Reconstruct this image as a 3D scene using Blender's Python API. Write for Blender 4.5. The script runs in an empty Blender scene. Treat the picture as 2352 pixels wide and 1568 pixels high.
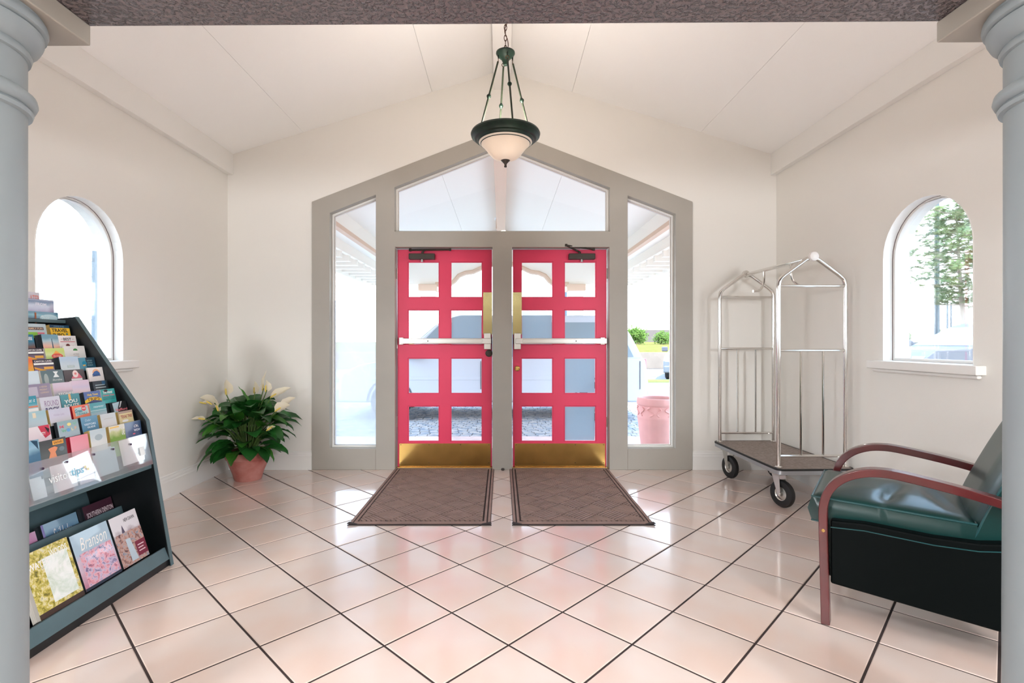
import bpy, bmesh, math, random
from mathutils import Vector, Matrix
from mathutils.geometry import tessellate_polygon

R = math.radians
S = bpy.context.scene
COL = S.collection
random.seed(7)

# ------------------------------------------------------------------ camera, sky, sun, lamps, exposure
F_PX, CX, CY, H = 1180.0, 1153.0, 784.0, 1.22      # focal length, principal point (2352x1568), eye height
cam_d = bpy.data.cameras.new('camera')
cam = bpy.data.objects.new('camera', cam_d)
COL.objects.link(cam)
cam.location = (0, 0, H)
cam.rotation_euler = (R(90), 0, 0)
cam_d.sensor_width = 36.0
cam_d.lens = 36.0 * F_PX / 2352
cam_d.shift_x = (1176 - CX) / 2352
cam_d.shift_y = 0.0
cam_d.clip_end = 400
S.camera = cam

w = bpy.data.worlds.new('sky')
S.world = w
w.use_nodes = True
nt = w.node_tree
bg = nt.nodes['Background']
tc = nt.nodes.new('ShaderNodeTexCoord')
sx = nt.nodes.new('ShaderNodeSeparateXYZ')
rp = nt.nodes.new('ShaderNodeValToRGB')
nt.links.new(tc.outputs['Generated'], sx.inputs[0])
nt.links.new(sx.outputs['Z'], rp.inputs[0])
nt.links.new(rp.outputs[0], bg.inputs[0])
rp.color_ramp.elements[0].position = 0.0
rp.color_ramp.elements[0].color = (0.88, 0.96, 1.0, 1)
rp.color_ramp.elements[1].position = 0.55
rp.color_ramp.elements[1].color = (0.46, 0.70, 1.0, 1)
bg.inputs[1].default_value = 3.5

def lamp(name, kind, loc, energy, color=(1, 1, 1), rot=(0, 0, 0), **kw):
    d = bpy.data.lights.new(name, kind)
    d.energy = energy
    d.color = color
    for k, v in kw.items():
        setattr(d, k, v)
    o = bpy.data.objects.new(name, d)
    COL.objects.link(o)
    o.location = loc
    o.rotation_euler = rot
    return o

sun = lamp('sun', 'SUN', (0, -10, 20), 3.6, (1.0, 0.96, 0.9), angle=R(0.6))
sun.rotation_euler = Vector((-0.22, 0.42, -0.88)).to_track_quat('-Z', 'Y').to_euler()
# added overhead fill lights in the unseen lobby, behind the viewer
for lx, ly in ((-3.2, -1.5), (3.2, -1.5), (0, -3.4)):
    lamp('lobby_fill_area', 'AREA', (lx, ly, 2.62), 38, (0.86, 0.95, 1.0), shape='RECTANGLE', size=1.2, size_y=0.9)

# and two added fill points lower down, to lift walls and ceiling
for lx, ly in ((-2.45, -1.2), (2.45, -1.2)):
    lamp('lobby_fill_point', 'POINT', (lx, ly, 1.65), 84, (0.92, 0.96, 1.0), shadow_soft_size=0.19)

S.view_settings.view_transform = 'Standard'
S.view_settings.look = 'None'
S.view_settings.gamma = 1
S.view_settings.use_curve_mapping = False
S.view_settings.exposure = 1.66
PENDANT_W = 10

# ------------------------------------------------------------------ helpers
def px(x, Y): return (x - CX) / F_PX * Y           # lateral X of a photo column at depth Y
def pz(y, Y): return H - (y - CY) / F_PX * Y       # height of a photo row at depth Y
def py(x, X): return X * F_PX / (x - CX)           # depth of a photo column on a plane X = const

def lin(c):
    return tuple(((v / 255) / 12.92 if v / 255 <= 0.04045 else ((v / 255 + 0.055) / 1.055) ** 2.4) for v in c)

MATS = {}
def mat(name, rgb, rough=0.5, metal=0.0, coat=0.0, coat_rough=0.05, noise=0.0, nscale=8.0, bump=0.0, bscale=60.0,
        spec=0.5, emit=0.0, rand=0.0, sheen=0.0, bdist=0.004, rgb2=None, detail=4.0, subsurf=0.0, trans=0.0):
    if name in MATS:
        return MATS[name]
    m = bpy.data.materials.new(name)
    m.use_nodes = True
    n, l = m.node_tree.nodes, m.node_tree.links
    b = n['Principled BSDF']
    c = lin(rgb) + (1,)
    b.inputs['Base Color'].default_value = c
    b.inputs['Roughness'].default_value = rough
    b.inputs['Metallic'].default_value = metal
    b.inputs['Coat Weight'].default_value = coat
    b.inputs['Coat Roughness'].default_value = coat_rough
    b.inputs['Specular IOR Level'].default_value = spec
    if sheen: b.inputs['Sheen Weight'].default_value = sheen
    if emit:
        b.inputs['Emission Color'].default_value = c
        b.inputs['Emission Strength'].default_value = emit
    src = None
    if noise > 0 or rgb2:
        t = n.new('ShaderNodeTexCoord')
        nz = n.new('ShaderNodeTexNoise')
        nz.inputs['Scale'].default_value = nscale
        nz.inputs['Detail'].default_value = detail
        l.new(t.outputs['Object'], nz.inputs['Vector'])
        mx = n.new('ShaderNodeMix'); mx.data_type = 'RGBA'
        c2 = (lin(rgb2) + (1,)) if rgb2 else tuple(v * (1 - noise) for v in c[:3]) + (1,)
        mx.inputs[6].default_value = c
        mx.inputs[7].default_value = c2
        cr = n.new('ShaderNodeMapRange')
        cr.inputs['From Min'].default_value = 0.35
        cr.inputs['From Max'].default_value = 0.68
        l.new(nz.outputs['Fac'], cr.inputs['Value'])
        l.new(cr.outputs[0], mx.inputs[0])
        src = mx.outputs[2]
    if rand > 0:
        oi = n.new('ShaderNodeObjectInfo')
        hs = n.new('ShaderNodeHueSaturation')
        mr = n.new('ShaderNodeMapRange')
        mr.inputs['To Min'].default_value = 1 - rand
        mr.inputs['To Max'].default_value = 1 + rand * 0.4
        l.new(oi.outputs['Random'], mr.inputs['Value'])
        l.new(mr.outputs[0], hs.inputs['Value'])
        if src: l.new(src, hs.inputs['Color'])
        else: hs.inputs['Color'].default_value = c
        src = hs.outputs[0]
    if src: l.new(src, b.inputs['Base Color'])
    if bump > 0:
        t = n.new('ShaderNodeTexCoord')
        nz = n.new('ShaderNodeTexNoise')
        nz.inputs['Scale'].default_value = bscale
        nz.inputs['Detail'].default_value = 5
        l.new(t.outputs['Object'], nz.inputs['Vector'])
        bp = n.new('ShaderNodeBump')
        bp.inputs['Strength'].default_value = bump
        bp.inputs['Distance'].default_value = bdist
        l.new(nz.outputs['Fac'], bp.inputs['Height'])
        l.new(bp.outputs[0], b.inputs['Normal'])
    if trans > 0:
        tr = n.new('ShaderNodeBsdfTranslucent')
        tr.inputs[0].default_value = c
        ms = n.new('ShaderNodeMixShader')
        ms.inputs[0].default_value = trans
        l.new(b.outputs[0], ms.inputs[1]); l.new(tr.outputs[0], ms.inputs[2])
        l.new(ms.outputs[0], n['Material Output'].inputs[0])
    MATS[name] = m
    return m

def glass_mat(name, tint=(1, 1, 1), haze=0.0, haze_rgb=(200, 205, 210), refl=0.5):
    if name in MATS: return MATS[name]
    m = bpy.data.materials.new(name)
    m.use_nodes = True
    n, l = m.node_tree.nodes, m.node_tree.links
    n.remove(n['Principled BSDF'])
    tr = n.new('ShaderNodeBsdfTransparent'); tr.inputs[0].default_value = tuple(tint) + (1,)
    gl = n.new('ShaderNodeBsdfGlossy'); gl.inputs['Roughness'].default_value = 0.02
    fr = n.new('ShaderNodeFresnel'); fr.inputs[0].default_value = 1.45
    mu = n.new('ShaderNodeMath'); mu.operation = 'MULTIPLY'; mu.inputs[1].default_value = refl
    l.new(fr.outputs[0], mu.inputs[0])
    mx = n.new('ShaderNodeMixShader')
    l.new(mu.outputs[0], mx.inputs[0]); l.new(tr.outputs[0], mx.inputs[1]); l.new(gl.outputs[0], mx.inputs[2])
    out = mx.outputs[0]
    if haze > 0:
        df = n.new('ShaderNodeBsdfDiffuse'); df.inputs[0].default_value = lin(haze_rgb) + (1,)
        tl = n.new('ShaderNodeBsdfTranslucent'); tl.inputs[0].default_value = lin(haze_rgb) + (1,)
        m1 = n.new('ShaderNodeMixShader'); m1.inputs[0].default_value = 0.6
        l.new(df.outputs[0], m1.inputs[1]); l.new(tl.outputs[0], m1.inputs[2])
        m2 = n.new('ShaderNodeMixShader'); m2.inputs[0].default_value = haze
        l.new(out, m2.inputs[1]); l.new(m1.outputs[0], m2.inputs[2])
        out = m2.outputs[0]
    l.new(out, n['Material Output'].inputs[0])
    MATS[name] = m
    return m

ORI = {}
class MB:
    """collects shapes; build() links them as one mesh object"""
    def __init__(s):
        s.v, s.f, s.mi, s.cur = [], [], [], 0
    def add(s, vs, fs):
        o = len(s.v)
        s.v += [tuple(p) for p in vs]
        for f in fs:
            s.f.append(tuple(i + o for i in f)); s.mi.append(s.cur)
        return s
    def box(s, x0, x1, y0, y1, z0, z1):
        vs = [(x, y, z) for z in (z0, z1) for y in (y0, y1) for x in (x0, x1)]
        return s.add(vs, [(0, 2, 3, 1), (4, 5, 7, 6), (0, 1, 5, 4), (2, 6, 7, 3), (0, 4, 6, 2), (1, 3, 7, 5)])
    def obox(s, c, ax, ay, az, hx, hy, hz):
        c, ax, ay, az = Vector(c), Vector(ax).normalized(), Vector(ay).normalized(), Vector(az).normalized()
        vs = [c + ax * (i * hx) + ay * (j * hy) + az * (k * hz) for k in (-1, 1) for j in (-1, 1) for i in (-1, 1)]
        return s.add(vs, [(0, 2, 3, 1), (4, 5, 7, 6), (0, 1, 5, 4), (2, 6, 7, 3), (0, 4, 6, 2), (1, 3, 7, 5)])
    def prism(s, loops, fn, d0, d1):
        """loops: outer then holes in 2D; fn(a, b, d) -> 3D"""
        tris = tessellate_polygon([[Vector((a, b, 0)) for a, b in L] for L in loops])
        flat = [p for L in loops for p in L]
        n = len(flat)
        vs = [fn(a, b, d0) for a, b in flat] + [fn(a, b, d1) for a, b in flat]
        fs = [tuple(t) for t in tris] + [tuple(i + n for i in reversed(t)) for t in tris]
        k = 0
        for L in loops:
            m = len(L)
            for i in range(m):
                j = (i + 1) % m
                fs.append((k + i, k + j, k + j + n, k + i + n))
            k += m
        return s.add(vs, fs)
    def tube(s, pts, r, seg=8, closed=False, caps=True):
        pts = [Vector(p) for p in pts]
        n = len(pts)
        rs = r if isinstance(r, (list, tuple)) else [r] * n
        tang = []
        for i in range(n):
            a = pts[(i - 1) % n] if (closed or i > 0) else pts[i]
            b = pts[(i + 1) % n] if (closed or i < n - 1) else pts[i]
            tang.append((b - a).normalized())
        up = Vector((0, 0, 1)) if abs(tang[0].z) < 0.9 else Vector((0, 1, 0))
        nrm = (up - tang[0] * up.dot(tang[0])).normalized()
        vs = []
        for i in range(n):
            nrm = (nrm - tang[i] * nrm.dot(tang[i]))
            nrm = nrm.normalized() if nrm.length > 1e-6 else tang[i].orthogonal().normalized()
            bn = tang[i].cross(nrm)
            for k in range(seg):
                a = 2 * math.pi * k / seg
                vs.append(pts[i] + (nrm * math.cos(a) + bn * math.sin(a)) * rs[i])
        fs = []
        for i in range(n if closed else n - 1):
            j = (i + 1) % n
            for k in range(seg):
                k2 = (k + 1) % seg
                fs.append((i * seg + k, i * seg + k2, j * seg + k2, j * seg + k))
        if caps and not closed:
            fs.append(tuple(reversed(range(seg)))); fs.append(tuple((n - 1) * seg + k for k in range(seg)))
        return s.add(vs, fs)
    def lathe(s, prof, c=(0, 0, 0), seg=32, axis='z', cap=True):
        vs, fs = [], []
        for r, h in prof:
            for k in range(seg):
                a = 2 * math.pi * k / seg
                p = (r * math.cos(a), r * math.sin(a), h)
                if axis == 'x': p = (p[2], p[0], p[1])
                elif axis == 'y': p = (p[1], p[2], p[0])
                vs.append((c[0] + p[0], c[1] + p[1], c[2] + p[2]))
        for i in range(len(prof) - 1):
            for k in range(seg):
                k2 = (k + 1) % seg
                fs.append((i * seg + k, i * seg + k2, (i + 1) * seg + k2, (i + 1) * seg + k))
        if cap:
            if prof[0][0] > 1e-5: fs.append(tuple(reversed(range(seg))))
            if prof[-1][0] > 1e-5: fs.append(tuple((len(prof) - 1) * seg + k for k in range(seg)))
        return s.add(vs, fs)
    def build(s, name, mats, parent=None, smooth=False, bevel=0.0, bseg=2, label=None, kind=None, origin=None, sub=0, autosmooth=35):
        if not isinstance(mats, (list, tuple)): mats = [mats]
        xs = [p[0] for p in s.v]; ys = [p[1] for p in s.v]; zs = [p[2] for p in s.v]
        o = Vector(origin) if origin is not None else Vector(((min(xs) + max(xs)) / 2, (min(ys) + max(ys)) / 2, min(zs)))
        me = bpy.data.meshes.new(name)
        me.from_pydata([(p[0] - o.x, p[1] - o.y, p[2] - o.z) for p in s.v], [], s.f)
        for m in mats: me.materials.append(m)
        if len(mats) > 1: me.polygons.foreach_set('material_index', s.mi)
        bm = bmesh.new(); bm.from_mesh(me)
        bmesh.ops.remove_doubles(bm, verts=bm.verts, dist=1e-6)
        bmesh.ops.recalc_face_normals(bm, faces=bm.faces)
        if smooth:
            th = R(autosmooth)
            for f in bm.faces: f.smooth = True
            for e in bm.edges:
                if len(e.link_faces) == 2 and e.calc_face_angle(0) > th: e.smooth = False
        bm.to_mesh(me); bm.free()
        ob = bpy.data.objects.new(name, me)
        COL.objects.link(ob)
        base = Vector((0, 0, 0))
        if parent is not None:
            ob.parent = parent
            base = ORI[parent.name]
        ob.location = o - base
        ORI[ob.name] = o
        if bevel > 0:
            md = ob.modifiers.new('bevel', 'BEVEL'); md.width = bevel; md.segments = bseg; md.limit_method = 'ANGLE'; md.angle_limit = R(40)
            for p in me.polygons: p.use_smooth = True
            md.harden_normals = True
        if sub:
            md = ob.modifiers.new('sub', 'SUBSURF'); md.levels = sub; md.render_levels = sub
            for p in me.polygons: p.use_smooth = True
        if label: ob['label'] = label
        if kind: ob['kind'] = kind
        return ob

def tag(o, label=None, cat=None, group=None, kind=None):
    if label: o['label'] = label
    if cat: o['category'] = cat
    if group: o['group'] = group
    if kind: o['kind'] = kind
    return o

def empty(name, loc=(0, 0, 0), rz=0.0, local=False, parent=None):
    """local=True: parts are built around (0,0,0) and the root is then moved to loc"""
    o = bpy.data.objects.new(name, None)
    o.empty_display_size = 0.1
    COL.objects.link(o)
    o.location = loc
    o.rotation_euler = (0, 0, rz)
    ORI[o.name] = Vector((0, 0, 0)) if local else Vector(loc)
    if parent is not None:
        o.parent = parent
        o.location = Vector(loc) - ORI[parent.name]
    return o

def thing(name, label, cat, loc, rz=0.0, local=False, group=None):
    return tag(empty(name, loc, rz, local), label, cat, group)

def arc(cx, cy, r, a0, a1, n):
    return [(cx + r * math.cos(R(a0 + (a1 - a0) * i / n)), cy + r * math.sin(R(a0 + (a1 - a0) * i / n))) for i in range(n + 1)]

def catmull(pts, n=6):
    pts = [Vector(p) for p in pts]
    out = []
    for i in range(len(pts) - 1):
        p0 = pts[max(i - 1, 0)]; p1 = pts[i]; p2 = pts[i + 1]; p3 = pts[min(i + 2, len(pts) - 1)]
        for k in range(n):
            t = k / n
            out.append(0.5 * ((2 * p1) + (p2 - p0) * t + (2 * p0 - 5 * p1 + 4 * p2 - p3) * t * t + (3 * p1 - p0 - 3 * p2 + p3) * t ** 3))
    out.append(pts[-1])
    return out

TXT = {}
def text_mesh(body, bold=False, shear=0.0):
    key = (body, bold, shear)
    if key in TXT: return TXT[key]
    cu = bpy.data.curves.new('lettering', 'FONT')
    cu.body = body; cu.resolution_u = 2; cu.align_x = 'LEFT'; cu.shear = shear
    if bold: cu.offset = 0.02
    ob = bpy.data.objects.new('lettering', cu)
    COL.objects.link(ob)
    dg = bpy.context.evaluated_depsgraph_get(); dg.update()
    me = ob.evaluated_get(dg).to_mesh()
    vs = [tuple(v.co) for v in me.vertices]
    fs = [tuple(p.vertices) for p in me.polygons]
    ob.evaluated_get(dg).to_mesh_clear()
    COL.objects.unlink(ob); bpy.data.objects.remove(ob); bpy.data.curves.remove(cu)
    if not vs: vs, fs = [(0, 0, 0), (1, 0, 0), (0, 1, 0)], [(0, 1, 2)]
    x0 = min(v[0] for v in vs); x1 = max(v[0] for v in vs); y0 = min(v[1] for v in vs); y1 = max(v[1] for v in vs)
    vs = [((v[0] - x0) / max(x1 - x0, 1e-6), (v[1] - y0) / max(y1 - y0, 1e-6)) for v in vs]
    TXT[key] = (vs, fs)
    return TXT[key]

# ------------------------------------------------------------------ materials
M_WALL = mat('wall_paint', (238, 234, 227), 0.75, bump=0.12, bscale=140, bdist=0.002)
M_CEIL = mat('ceiling_paint', (252, 250, 247), 0.8, bump=0.08, bscale=120, bdist=0.002)
M_WHITE = mat('white_trim_paint', (240, 237, 232), 0.45)
M_TAUPE = mat('taupe_frame_paint', (174, 168, 158), 0.5, noise=0.06, nscale=3, bump=0.05, bscale=90)
M_COLUMN = mat('column_paint', (138, 147, 150), 0.42, noise=0.04, nscale=2)
M_BLOCK = mat('column_block_paint', (156, 150, 140), 0.5)
M_GROUT = mat('dark_grout', (58, 44, 42), 0.85, noise=0.3, nscale=30)
M_RED = mat('crimson_door_paint', (234, 60, 98), 0.45, noise=0.08, nscale=3, bump=0.08, bscale=150)
M_BRASS = mat('aged_brass', (206, 166, 96), 0.27, metal=1.0, noise=0.25, nscale=5)
M_STEEL = mat('brushed_steel', (205, 203, 198), 0.3, metal=1.0)
M_CHROME = mat('polished_chrome', (225, 222, 218), 0.14, metal=1.0)
M_CLOSER = mat('dark_bronze', (70, 62, 56), 0.4, metal=0.6)
M_GLASS = glass_mat('clear_glass')
M_FILM = glass_mat('haze_film_grey', haze=0.72, haze_rgb=(175, 190, 202))
M_FILM2 = glass_mat('haze_film_pale', haze=0.42, haze_rgb=(228, 234, 242))
M_ACRYL = glass_mat('clear_acrylic', haze=0.22, haze_rgb=(246, 252, 255), refl=0.3)
M_BLACK = mat('black_rubber', (26, 25, 25), 0.6)
M_RACK = mat('black_laminate', (15, 19, 21), 0.38, noise=0.1, nscale=20)
M_RACKE = mat('grey_laminate_edge', (84, 108, 114), 0.42, noise=0.1, nscale=12)
M_LEATHER = mat('green_leather', (10, 50, 47), 0.34, spec=0.35, coat=0.12, coat_rough=0.15, bump=0.12, bscale=220, bdist=0.001, noise=0.15, nscale=6)
M_PIPING = mat('leather_piping', (24, 70, 72), 0.35)
M_WOOD = mat('cherry_wood', (86, 22, 24), 0.28, coat=0.4, noise=0.25, nscale=9)
M_MAT = mat('brown_mat_carpet', (150, 123, 113), 0.95, noise=0.2, nscale=9, bump=0.4, bscale=400)
M_MATBASE = mat('dark_mat_rubber', (52, 40, 37), 0.9)
M_MATEDGE = mat('black_mat_rubber', (44, 36, 36), 0.7)
M_TERRA = mat('terracotta', (176, 92, 82), 0.5, rgb2=(205, 140, 130), nscale=7, coat=0.25, coat_rough=0.2)
M_SOIL = mat('potting_soil', (38, 28, 22), 0.95, bump=0.8, bscale=80)
M_LEAF = mat('leaf_green', (46, 112, 46), 0.32, rgb2=(28, 82, 32), nscale=14, rand=0.35, trans=0.15)
M_LEAF2 = mat('leaf_light_green', (78, 142, 48), 0.35, rgb2=(52, 118, 40), nscale=14, rand=0.2, trans=0.2)
M_STEM = mat('plant_stem', (92, 120, 60), 0.5, rand=0.2)
M_SPATHE = mat('cream_spathe', (250, 240, 222), 0.5, rgb2=(244, 234, 200), nscale=9, trans=0.3)
M_SPADIX = mat('yellow_spadix', (226, 200, 96), 0.6)
M_VERDI = mat('verdigris_metal', (16, 34, 27), 0.4, metal=0.25, rgb2=(34, 56, 44), nscale=14)
M_CHAIN = mat('bronze_chain', (92, 66, 52), 0.35, metal=0.8)
M_BOWL = mat('ivory_bowl_glass', (246, 232, 214), 0.35, trans=0.06)
M_PLATCARPET = mat('grey_cart_carpet', (156, 142, 134), 0.95, noise=0.35, nscale=60, bump=0.5, bscale=300)
M_DARKMETAL = mat('dark_cart_edge', (170, 172, 176), 0.35, metal=0.7)
M_PINK = mat('pink_clay', (236, 180, 176), 0.8, noise=0.1, nscale=6)

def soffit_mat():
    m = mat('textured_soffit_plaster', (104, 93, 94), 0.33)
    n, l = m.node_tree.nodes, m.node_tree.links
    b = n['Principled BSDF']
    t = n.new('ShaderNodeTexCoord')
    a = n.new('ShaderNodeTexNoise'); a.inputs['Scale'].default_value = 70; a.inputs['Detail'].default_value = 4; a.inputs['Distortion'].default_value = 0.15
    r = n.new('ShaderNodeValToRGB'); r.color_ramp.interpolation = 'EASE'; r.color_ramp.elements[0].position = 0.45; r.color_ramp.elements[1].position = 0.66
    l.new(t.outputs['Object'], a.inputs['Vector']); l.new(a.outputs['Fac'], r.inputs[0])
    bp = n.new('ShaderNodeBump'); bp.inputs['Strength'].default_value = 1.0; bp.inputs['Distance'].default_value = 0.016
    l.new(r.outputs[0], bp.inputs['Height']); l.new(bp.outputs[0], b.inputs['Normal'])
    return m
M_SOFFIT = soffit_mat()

def tile_mat():
    m = mat('glazed_peach_tile', (222, 206, 197), 0.30, coat=1.0, coat_rough=0.10, rgb2=(222, 196, 182), nscale=3.2, rand=0.05, detail=2)
    return m
M_TILE = tile_mat()

# ------------------------------------------------------------------ room shell
WX, WY = 2.617, 4.90                 # side walls at +-WX, entrance wall at WY
ZR, SL = 3.806, 0.312                # ridge height, roof slope
TH = 0.18
def zc(x): return ZR - SL * abs(x)

# floor: grout bed + one object per tile
fl = MB().box(-6, 6, -6, 5.06, -0.12, -0.0028).build('floor', M_GROUT, kind='structure', origin=(0, 0, 0))
hd = 0.2497                          # half diagonal of a tile
rot = 0.0102
g = 0.0046                           # half grout joint
cx0, cy0 = px(1168, 2.0684), 2.0684
def grid(i, j):                      # tile corner in the rotated 45 degree lattice
    a = (i - j) * hd; b = (i + j) * hd
    return (cx0 + a * math.cos(rot) - b * math.sin(rot), cy0 + a * math.sin(rot) + b * math.cos(rot))
def clip(poly, x0, x1, y0, y1):
    for ax, lim, sg in ((0, x0, 1), (0, x1, -1), (1, y0, 1), (1, y1, -1)):
        out = []
        for k in range(len(poly)):
            p, q = poly[k], poly[(k + 1) % len(poly)]
            ip, iq = (p[ax] - lim) * sg >= 0, (q[ax] - lim) * sg >= 0
            if ip: out.append(p)
            if ip != iq:
                t = (lim - p[ax]) / (q[ax] - p[ax])
                out.append((p[0] + (q[0] - p[0]) * t, p[1] + (q[1] - p[1]) * t))
        poly = out
        if not poly: return []
    return poly
def area(p): return 0.5 * abs(sum(p[k][0] * p[(k + 1) % len(p)][1] - p[(k + 1) % len(p)][0] * p[k][1] for k in range(len(p))))
def tile_poly(i, j):
    c = [grid(i, j), grid(i + 1, j), grid(i + 1, j + 1), grid(i, j + 1)]
    m = (sum(p[0] for p in c) / 4, sum(p[1] for p in c) / 4)
    k = 1 - g * math.sqrt(2) / hd
    return [(m[0] + (p[0] - m[0]) * k, m[1] + (p[1] - m[1]) * k) for p in c], m
def tile_mb(poly, m):
    s = MB(); n = len(poly)
    c = (sum(p[0] for p in poly) / n, sum(p[1] for p in poly) / n)
    def ins(p, d):
        v = Vector((c[0] - p[0], c[1] - p[1]));  L = v.length
        return (p[0] + v.x / L * d, p[1] + v.y / L * d) if L > d else p
    top = [ins(p, 0.0045) for p in poly]
    vs = [(p[0], p[1], -0.004) for p in poly] + [(p[0], p[1], -0.0018) for p in poly] + [(p[0], p[1], 0.0) for p in top]
    fs = [tuple(2 * n + k for k in range(n))]
    for r_ in (0, 1):
        for k in range(n):
            k2 = (k + 1) % n
            fs.append((r_ * n + k, r_ * n + k2, (r_ + 1) * n + k2, (r_ + 1) * n + k))
    return s.add(vs, fs)
full = None
field = MB()
YT = 0.9
for i in range(-26, 26):
    for j in range(-26, 26):
        poly, m = tile_poly(i, j)
        if m[1] < -5.6 or abs(m[0]) > 5.8 or m[1] > 5.4: continue
        near = m[1] >= YT
        if near:
            cp = clip(poly, -WX + 0.001, WX - 0.001, 0, WY + 0.02)
            if len(cp) < 3 or area(cp) < 4e-4: continue
            if len(cp) == 4 and abs(area(cp) - area(poly)) < 1e-6:
                if full is None:
                    full = tile_mb(poly, m).build('tile', M_TILE, fl, origin=(m[0], m[1], 0))
                else:
                    o = full.copy(); COL.objects.link(o); o.location = (m[0], m[1], 0)
            else:
                tile_mb(cp, m).build('tile', M_TILE, fl, origin=(m[0], m[1], 0))
        else:
            field.add(*(lambda q: ([(p[0], p[1], 0.0) for p in q], [tuple(range(len(q)))]))(poly))
field.build('tile_field', M_TILE, fl, kind='stuff')

# side walls with arched windows
WIN = {'left': (-1, 3.214, 0.336), 'right': (1, 3.191, 0.340)}
ZS, ZTOP = 1.087, 2.12
def arch_loop(yc, hw, z0, ztop, grow=0.0, n=18):
    hw = hw + grow; z0 = z0 - grow; zt = ztop + grow
    zsps = zt - hw
    return [(yc - hw, z0), (yc + hw, z0)] + [(yc + hw * math.cos(math.pi * k / n), zsps + hw * math.sin(math.pi * k / n)) for k in range(n + 1)]
for nm, (sg, yc, hw) in WIN.items():
    outer = [(1.12, -0.1), (WY + TH, -0.1), (WY + TH, 2.99), (1.12, 2.99)]
    MB().prism([outer, arch_loop(yc, hw, ZS, ZTOP)], lambda a, b, d: (sg * d, a, b), WX, WX + TH).build('wall_' + nm, M_WALL, kind='structure')
for k, (nm, (sg, yc, hw)) in enumerate(WIN.items()):
    wn = empty('window_%d' % (k + 1), (sg * (WX + 0.1), yc, ZS))
    tag(wn, 'arched window in the %s, white frame and projecting sill' % ('wall behind the brochure rack' if sg < 0 else 'wall behind the green armchair'), kind='structure')
    f = lambda a, b, d: (sg * d, a, b)
    MB().prism([arch_loop(yc, hw + 0.001, ZS, ZTOP + 0.001), arch_loop(yc, hw - 0.022, ZS + 0.022, ZTOP - 0.022)], f, WX + 0.066, WX + 0.112).build('window_frame', M_WHITE, wn, bevel=0.003)
    MB().prism([arch_loop(yc, hw - 0.0, ZS, ZTOP), arch_loop(yc, hw - 0.005, ZS + 0.005, ZTOP - 0.005)], f, WX + 0.062, WX + 0.066).build('gasket', mat('gasket_brown', (112, 88, 90), 0.7), wn)
    MB().prism([arch_loop(yc, hw - 0.02, ZS + 0.02, ZTOP - 0.02)], f, WX + 0.092, WX + 0.096).build('pane', M_GLASS, wn)
    MB().prism([arch_loop(yc, hw + 0.0015, ZS, ZTOP + 0.0015), arch_loop(yc, hw - 0.004, ZS + 0.004, ZTOP - 0.004)], f, WX - 0.001, WX + 0.064).build('window_reveal', M_WHITE, wn, label='white painted plaster reveal')
    sm = MB().box(sg * (WX - 0.055), sg * (WX + 0.10), yc - hw - 0.075, yc + hw + 0.085, ZS - 0.052, ZS + 0.002)
    sm.build('window_sill', M_WHITE, wn, bevel=0.006)
    MB().box(sg * (WX - 0.028), sg * WX, yc - hw - 0.055, yc + hw + 0.065, ZS - 0.075, ZS - 0.052).build('sill_moulding', M_WHITE, wn, bevel=0.01, bseg=3)

# entrance wall: gable with an opening for the door frame
YF = WY - 0.015                      # face of the taupe frame
def q(x, y, Y=YF): return (px(x, Y), pz(y, Y))
fx0, fx1 = q(716, 0)[0], q(1591, 0)[0]
zsd = pz(463, YF); zap = pz(294, YF)
wall = [(-WX - TH, -0.1), (fx0 + 0.01, -0.1), (fx0 + 0.01, zsd - 0.01), (0, zap - 0.01), (fx1 - 0.01, zsd - 0.01), (fx1 - 0.01, -0.1), (WX + TH, -0.1),
        (WX + TH, zc(WX + TH)), (0, ZR), (-WX - TH, zc(WX + TH))]
MB().prism([wall], lambda a, b, d: (a, d, b), WY, WY + 0.16).build('wall_back', M_WALL, kind='structure')

# roof / ceiling: backing slab + panels with open joints
cs = MB()
cs.prism([[(-3.5, zc(3.5) + 0.012), (0, ZR + 0.012), (3.5, zc(3.5) + 0.012), (3.5, zc(3.5) + 0.2), (0, ZR + 0.2), (-3.5, zc(3.5) + 0.2)]], lambda a, b, d: (a, d, b), 1.1, 5.06)  # eaves past the side walls added to keep direct sun out of the windows
ceil = cs.build('ceiling', mat('ceiling_joint', (222, 214, 204), 0.8), kind='structure')
xs = [0.0, 0.668, 1.895, WX]
for sg in (-1, 1):
    for a, b in zip(xs[:-1], xs[1:]):
        a2, b2 = a + (0.0012 if a > 0 else 0), b - (0.0012 if b < WX else 0)
        MB().prism([[(sg * a2, zc(a2)), (sg * b2, zc(b2)), (sg * b2, zc(b2) + 0.012), (sg * a2, zc(a2) + 0.012)]], lambda p, z, d: (p, d, z), 1.5, WY).build('ceiling_panel', M_CEIL, ceil)
MB().box(-0.076, 0.076, 1.5, WY, 3.62, ZR).build('trim_1', M_WHITE, kind='structure', bevel=0.003)
for k, sg in enumerate((-1, 1)):
    xf = 2.562
    MB().prism([[(sg * xf, 2.806), (sg * WX, 2.806), (sg * WX, zc(WX)), (sg * xf, zc(xf))]], lambda p, z, d: (p, d, z), 1.5, WY).build('trim_%d' % (k + 2), M_WHITE, kind='structure', bevel=0.003)

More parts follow.
